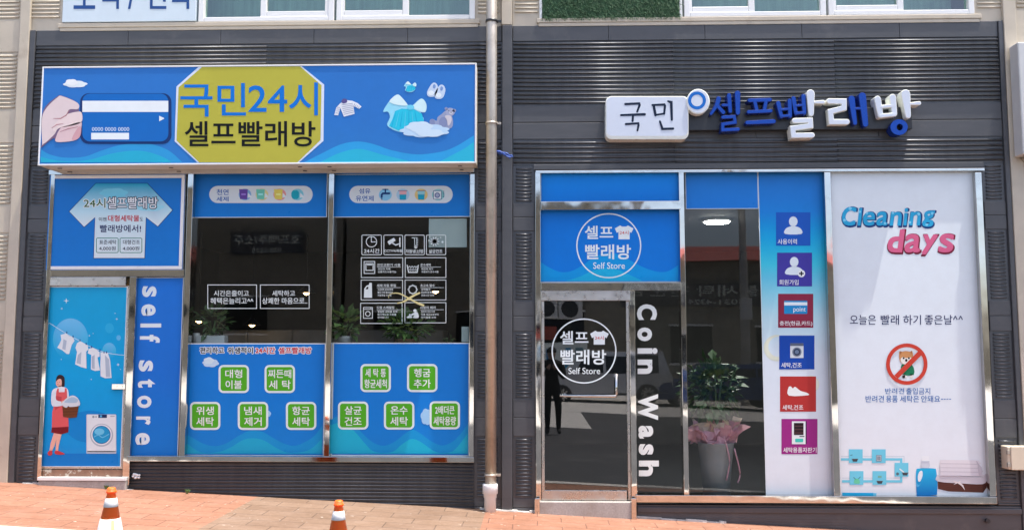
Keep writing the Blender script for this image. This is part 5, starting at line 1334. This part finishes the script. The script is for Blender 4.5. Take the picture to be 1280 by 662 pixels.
def car(cx, cy, lab, mat, suv):
    g = G(cx)-.13; S = thing('parked_car', lab, 'car', (cx, cy, g), 'cars parked across the street')
    Ln, W_, H = 4.5, 1.8, (1.68 if suv else 1.45)
    side = [(-2.25, .35), (-2.25, .75), (-2.1, .9), (-1.3, .98), (-.65, H), (1.2 if not suv else 1.9, H-.02), (2.15 if suv else 1.75, 1.0), (2.25, .85), (2.25, .35)]
    m = MB(); W1 = W_/2
    def wid(z): return W1 if z < .95 else W1*(1-.16*(z-.95)/(H-.95))
    l = [(cx+x, cy-wid(z), g+z) for x, z in side]; r = [(cx+x, cy+wid(z), g+z) for x, z in side]; n = len(side)
    m.grid(l+r, [tuple(range(n)), tuple(range(n, 2*n))]+[(i, (i+1) % n, n+(i+1) % n, n+i) for i in range(n)]); o = m.build('body', mat, S)
    for s in (-1, 1):
        m = MB()
        for xa_, xb_ in ((-.95, -.05), (.05, .95), (1.0, 1.75) if suv else (1.0, 1.35)):
            zt_ = H-.14; lo = xa_+(.25 if xa_ < -.5 else 0)
            m.face([(cx+xa_, cy+s*(wid(1.02)+.006), g+1.02), (cx+xb_, cy+s*(wid(1.02)+.006), g+1.02), (cx+xb_, cy+s*(wid(zt_)+.006), g+zt_), (cx+lo, cy+s*(wid(zt_)+.006), g+zt_)])
        m.build('side_window', 'car_glass', S)
        for wx in (-1.4, 1.4):
            m = MB(); y0 = cy+s*(W1-.12)
            m.tube([(cx+wx, y0-.09, g+.33), (cx+wx, y0+.14 if s > 0 else y0+.09, g+.33)], .33, 24); w_ = m.build('wheel', 'rubber_black', S)
            m = MB(); yy = cy+s*(W1+.035)
            for k in range(10):
                t = k*math.pi/5; m.face([(cx+wx+rr*math.cos(t+dt), yy, g+.33+rr*math.sin(t+dt)) for rr, dt in ((.05, -.6), (.22, -.14), (.22, .14), (.05, .6))])
            m.build('rim', 'steel_brushed', w_)
car(mir(752, 470, 22)[0], -21.5, 'silver high roofed car parked across the street', 'car_silver', True)
car(mir(898, 470, 22)[0], -21.5, 'dark blue car parked across the street', 'car_blue', False)
# the photographer, seen in the door glass
xp = 2*0+.30; yp = -9.25; zp0 = G(xp)-.13
def skinmesh(name, mat, verts, edges, radii, parent, root=0, sub=1):
    off = wloc(parent); me = bpy.data.meshes.new(name); me.from_pydata([Vector(v)-off for v in verts], edges, []); o = bpy.data.objects.new(name, me); COL.objects.link(o); o.parent = parent
    o.modifiers.new('skin', 'SKIN').use_smooth_shade = True
    for i, r in enumerate(radii): me.skin_vertices[0].data[i].radius = (r, r) if not isinstance(r, tuple) else r
    me.skin_vertices[0].data[root].use_root = True
    s = o.modifiers.new('sub', 'SUBSURF'); s.levels = s.render_levels = sub
    dg = bpy.context.evaluated_depsgraph_get(); dg.update(); nm = bpy.data.meshes.new_from_object(o.evaluated_get(dg)); o.modifiers.clear(); o.data = nm
    nm.materials.clear(); nm.materials.append(MATS[mat]); return o
S = thing('person', 'person in black clothes and cap reflected in the entrance door, holding up a phone', 'person', (xp, yp, zp0))
V_ = lambda x, y, z: (xp+x, yp+y, zp0+z)
vs = [V_(0, 0, .95), V_(0, 0, 1.12), V_(0, 0, 1.30), V_(0, 0, 1.44), V_(0, .01, 1.51), V_(0, .03, 1.60), V_(0, .03, 1.68),
      V_(-.19, 0, 1.41), V_(-.25, .05, 1.16), V_(-.12, .27, 1.28), V_(-.08, .34, 1.33), V_(.19, 0, 1.41), V_(.25, .05, 1.16), V_(.12, .27, 1.28), V_(.08, .34, 1.33),
      V_(-.10, 0, .90), V_(-.11, .02, .50), V_(-.11, 0, .10), V_(-.12, .14, .045), V_(.10, 0, .90), V_(.12, .02, .50), V_(.13, -.02, .10), V_(.15, .12, .045)]
es = [(0, 1), (1, 2), (2, 3), (3, 4), (4, 5), (5, 6), (3, 7), (7, 8), (8, 9), (9, 10), (3, 11), (11, 12), (12, 13), (13, 14), (0, 15), (15, 16), (16, 17), (17, 18), (0, 19), (19, 20), (20, 21), (21, 22)]
rs = [(.15, .11), (.145, .10), (.16, .11), (.11, .09), .055, .085, .075, .075, .055, .042, .03, .075, .055, .042, .03, .10, .075, .05, .04, .10, .075, .05, .04]
skinmesh('body', 'cloth_black', vs, es, rs, S, 0, 2)
m = MB(); m.lathe(xp, yp+.03, [(.03, zp0+1.48), (.055, zp0+1.52), (.078, zp0+1.58), (.088, zp0+1.64), (.086, zp0+1.68)], 18); m.build('face', 'skin', S)
m = MB(); m.lathe(xp, yp+.02, [(.098, zp0+1.655), (.102, zp0+1.68), (.09, zp0+1.73), (.05, zp0+1.765), (.01, zp0+1.775)], 20); m.box(xp-.08, xp+.08, yp+.09, yp+.19, zp0+1.658, zp0+1.668, .004); m.build('cap', 'cloth_black', S)
for s in (-1, 1):
    w0 = V_(s*.08, .34, 1.33); vv = [w0, V_(s*.065, .37, 1.37)]; ee = [(0, 1)]; rr = [.026, .032]
    for k in range(4): i = len(vv); vv += [V_(s*(.05+.002*k), .395, 1.355+.018*k), V_(s*(.03), .405, 1.358+.018*k), V_(s*.015, .40, 1.358+.018*k)]; ee += [(1, i), (i, i+1), (i+1, i+2)]; rr += [.009, .008, .007]
    i = len(vv); vv += [V_(s*.06, .38, 1.33), V_(s*.04, .375, 1.32)]; ee += [(0, i), (i, i+1)]; rr += [.011, .009]
    skinmesh('hand', 'skin', vv, ee, rr, S, 0, 1)
m = MB(); m.box(xp-.04, xp+.04, yp+.388, yp+.396, zp0+1.32, zp0+1.47, .003); m.build('phone', 'black_metal', label='black phone held up in both hands by the person in black', cat='phone', base=(xp, yp+.39, zp0+1.32))

# ------------------------------------------------------------------ sky and sun
sd = Vector((-.25, .085, -1)).normalized()
w = bpy.data.worlds.new('World'); SC.world = w; w.use_nodes = True; nt = w.node_tree; nt.nodes.clear()
o = N(nt, 'ShaderNodeOutputWorld'); bg = N(nt, 'ShaderNodeBackground'); sk = N(nt, 'ShaderNodeTexSky', sky_type='NISHITA')
sk.sun_disc = False; sk.sun_elevation = math.asin(-sd.z); sk.sun_rotation = math.atan2(-sd.x, -sd.y); sk.air_density = .75; sk.dust_density = 3.5; sk.ozone_density = .6
bg.inputs['Strength'].default_value = .15
nt.links.new(sk.outputs[0], bg.inputs[0]); nt.links.new(bg.outputs[0], o.inputs[0])
sl = bpy.data.lights.new('sun', 'SUN'); sl.energy = 2.9; sl.angle = math.radians(.53); sl.color = (1, .95, .88)
so = bpy.data.objects.new('sun', sl); COL.objects.link(so); so.rotation_euler = sd.to_track_quat('-Z', 'Y').to_euler(); so.location = (3, -4, 12)
SC.view_settings.view_transform = 'Standard'; SC.view_settings.look = 'None'; SC.view_settings.exposure = 1.28; SC.view_settings.gamma = 1
SC.render.engine = 'CYCLES'; SC.cycles.max_bounces = 8; SC.cycles.transparent_max_bounces = 12; SC.cycles.caustics_reflective = False; SC.cycles.caustics_refractive = False

bpy.data.objects.remove(TCU)
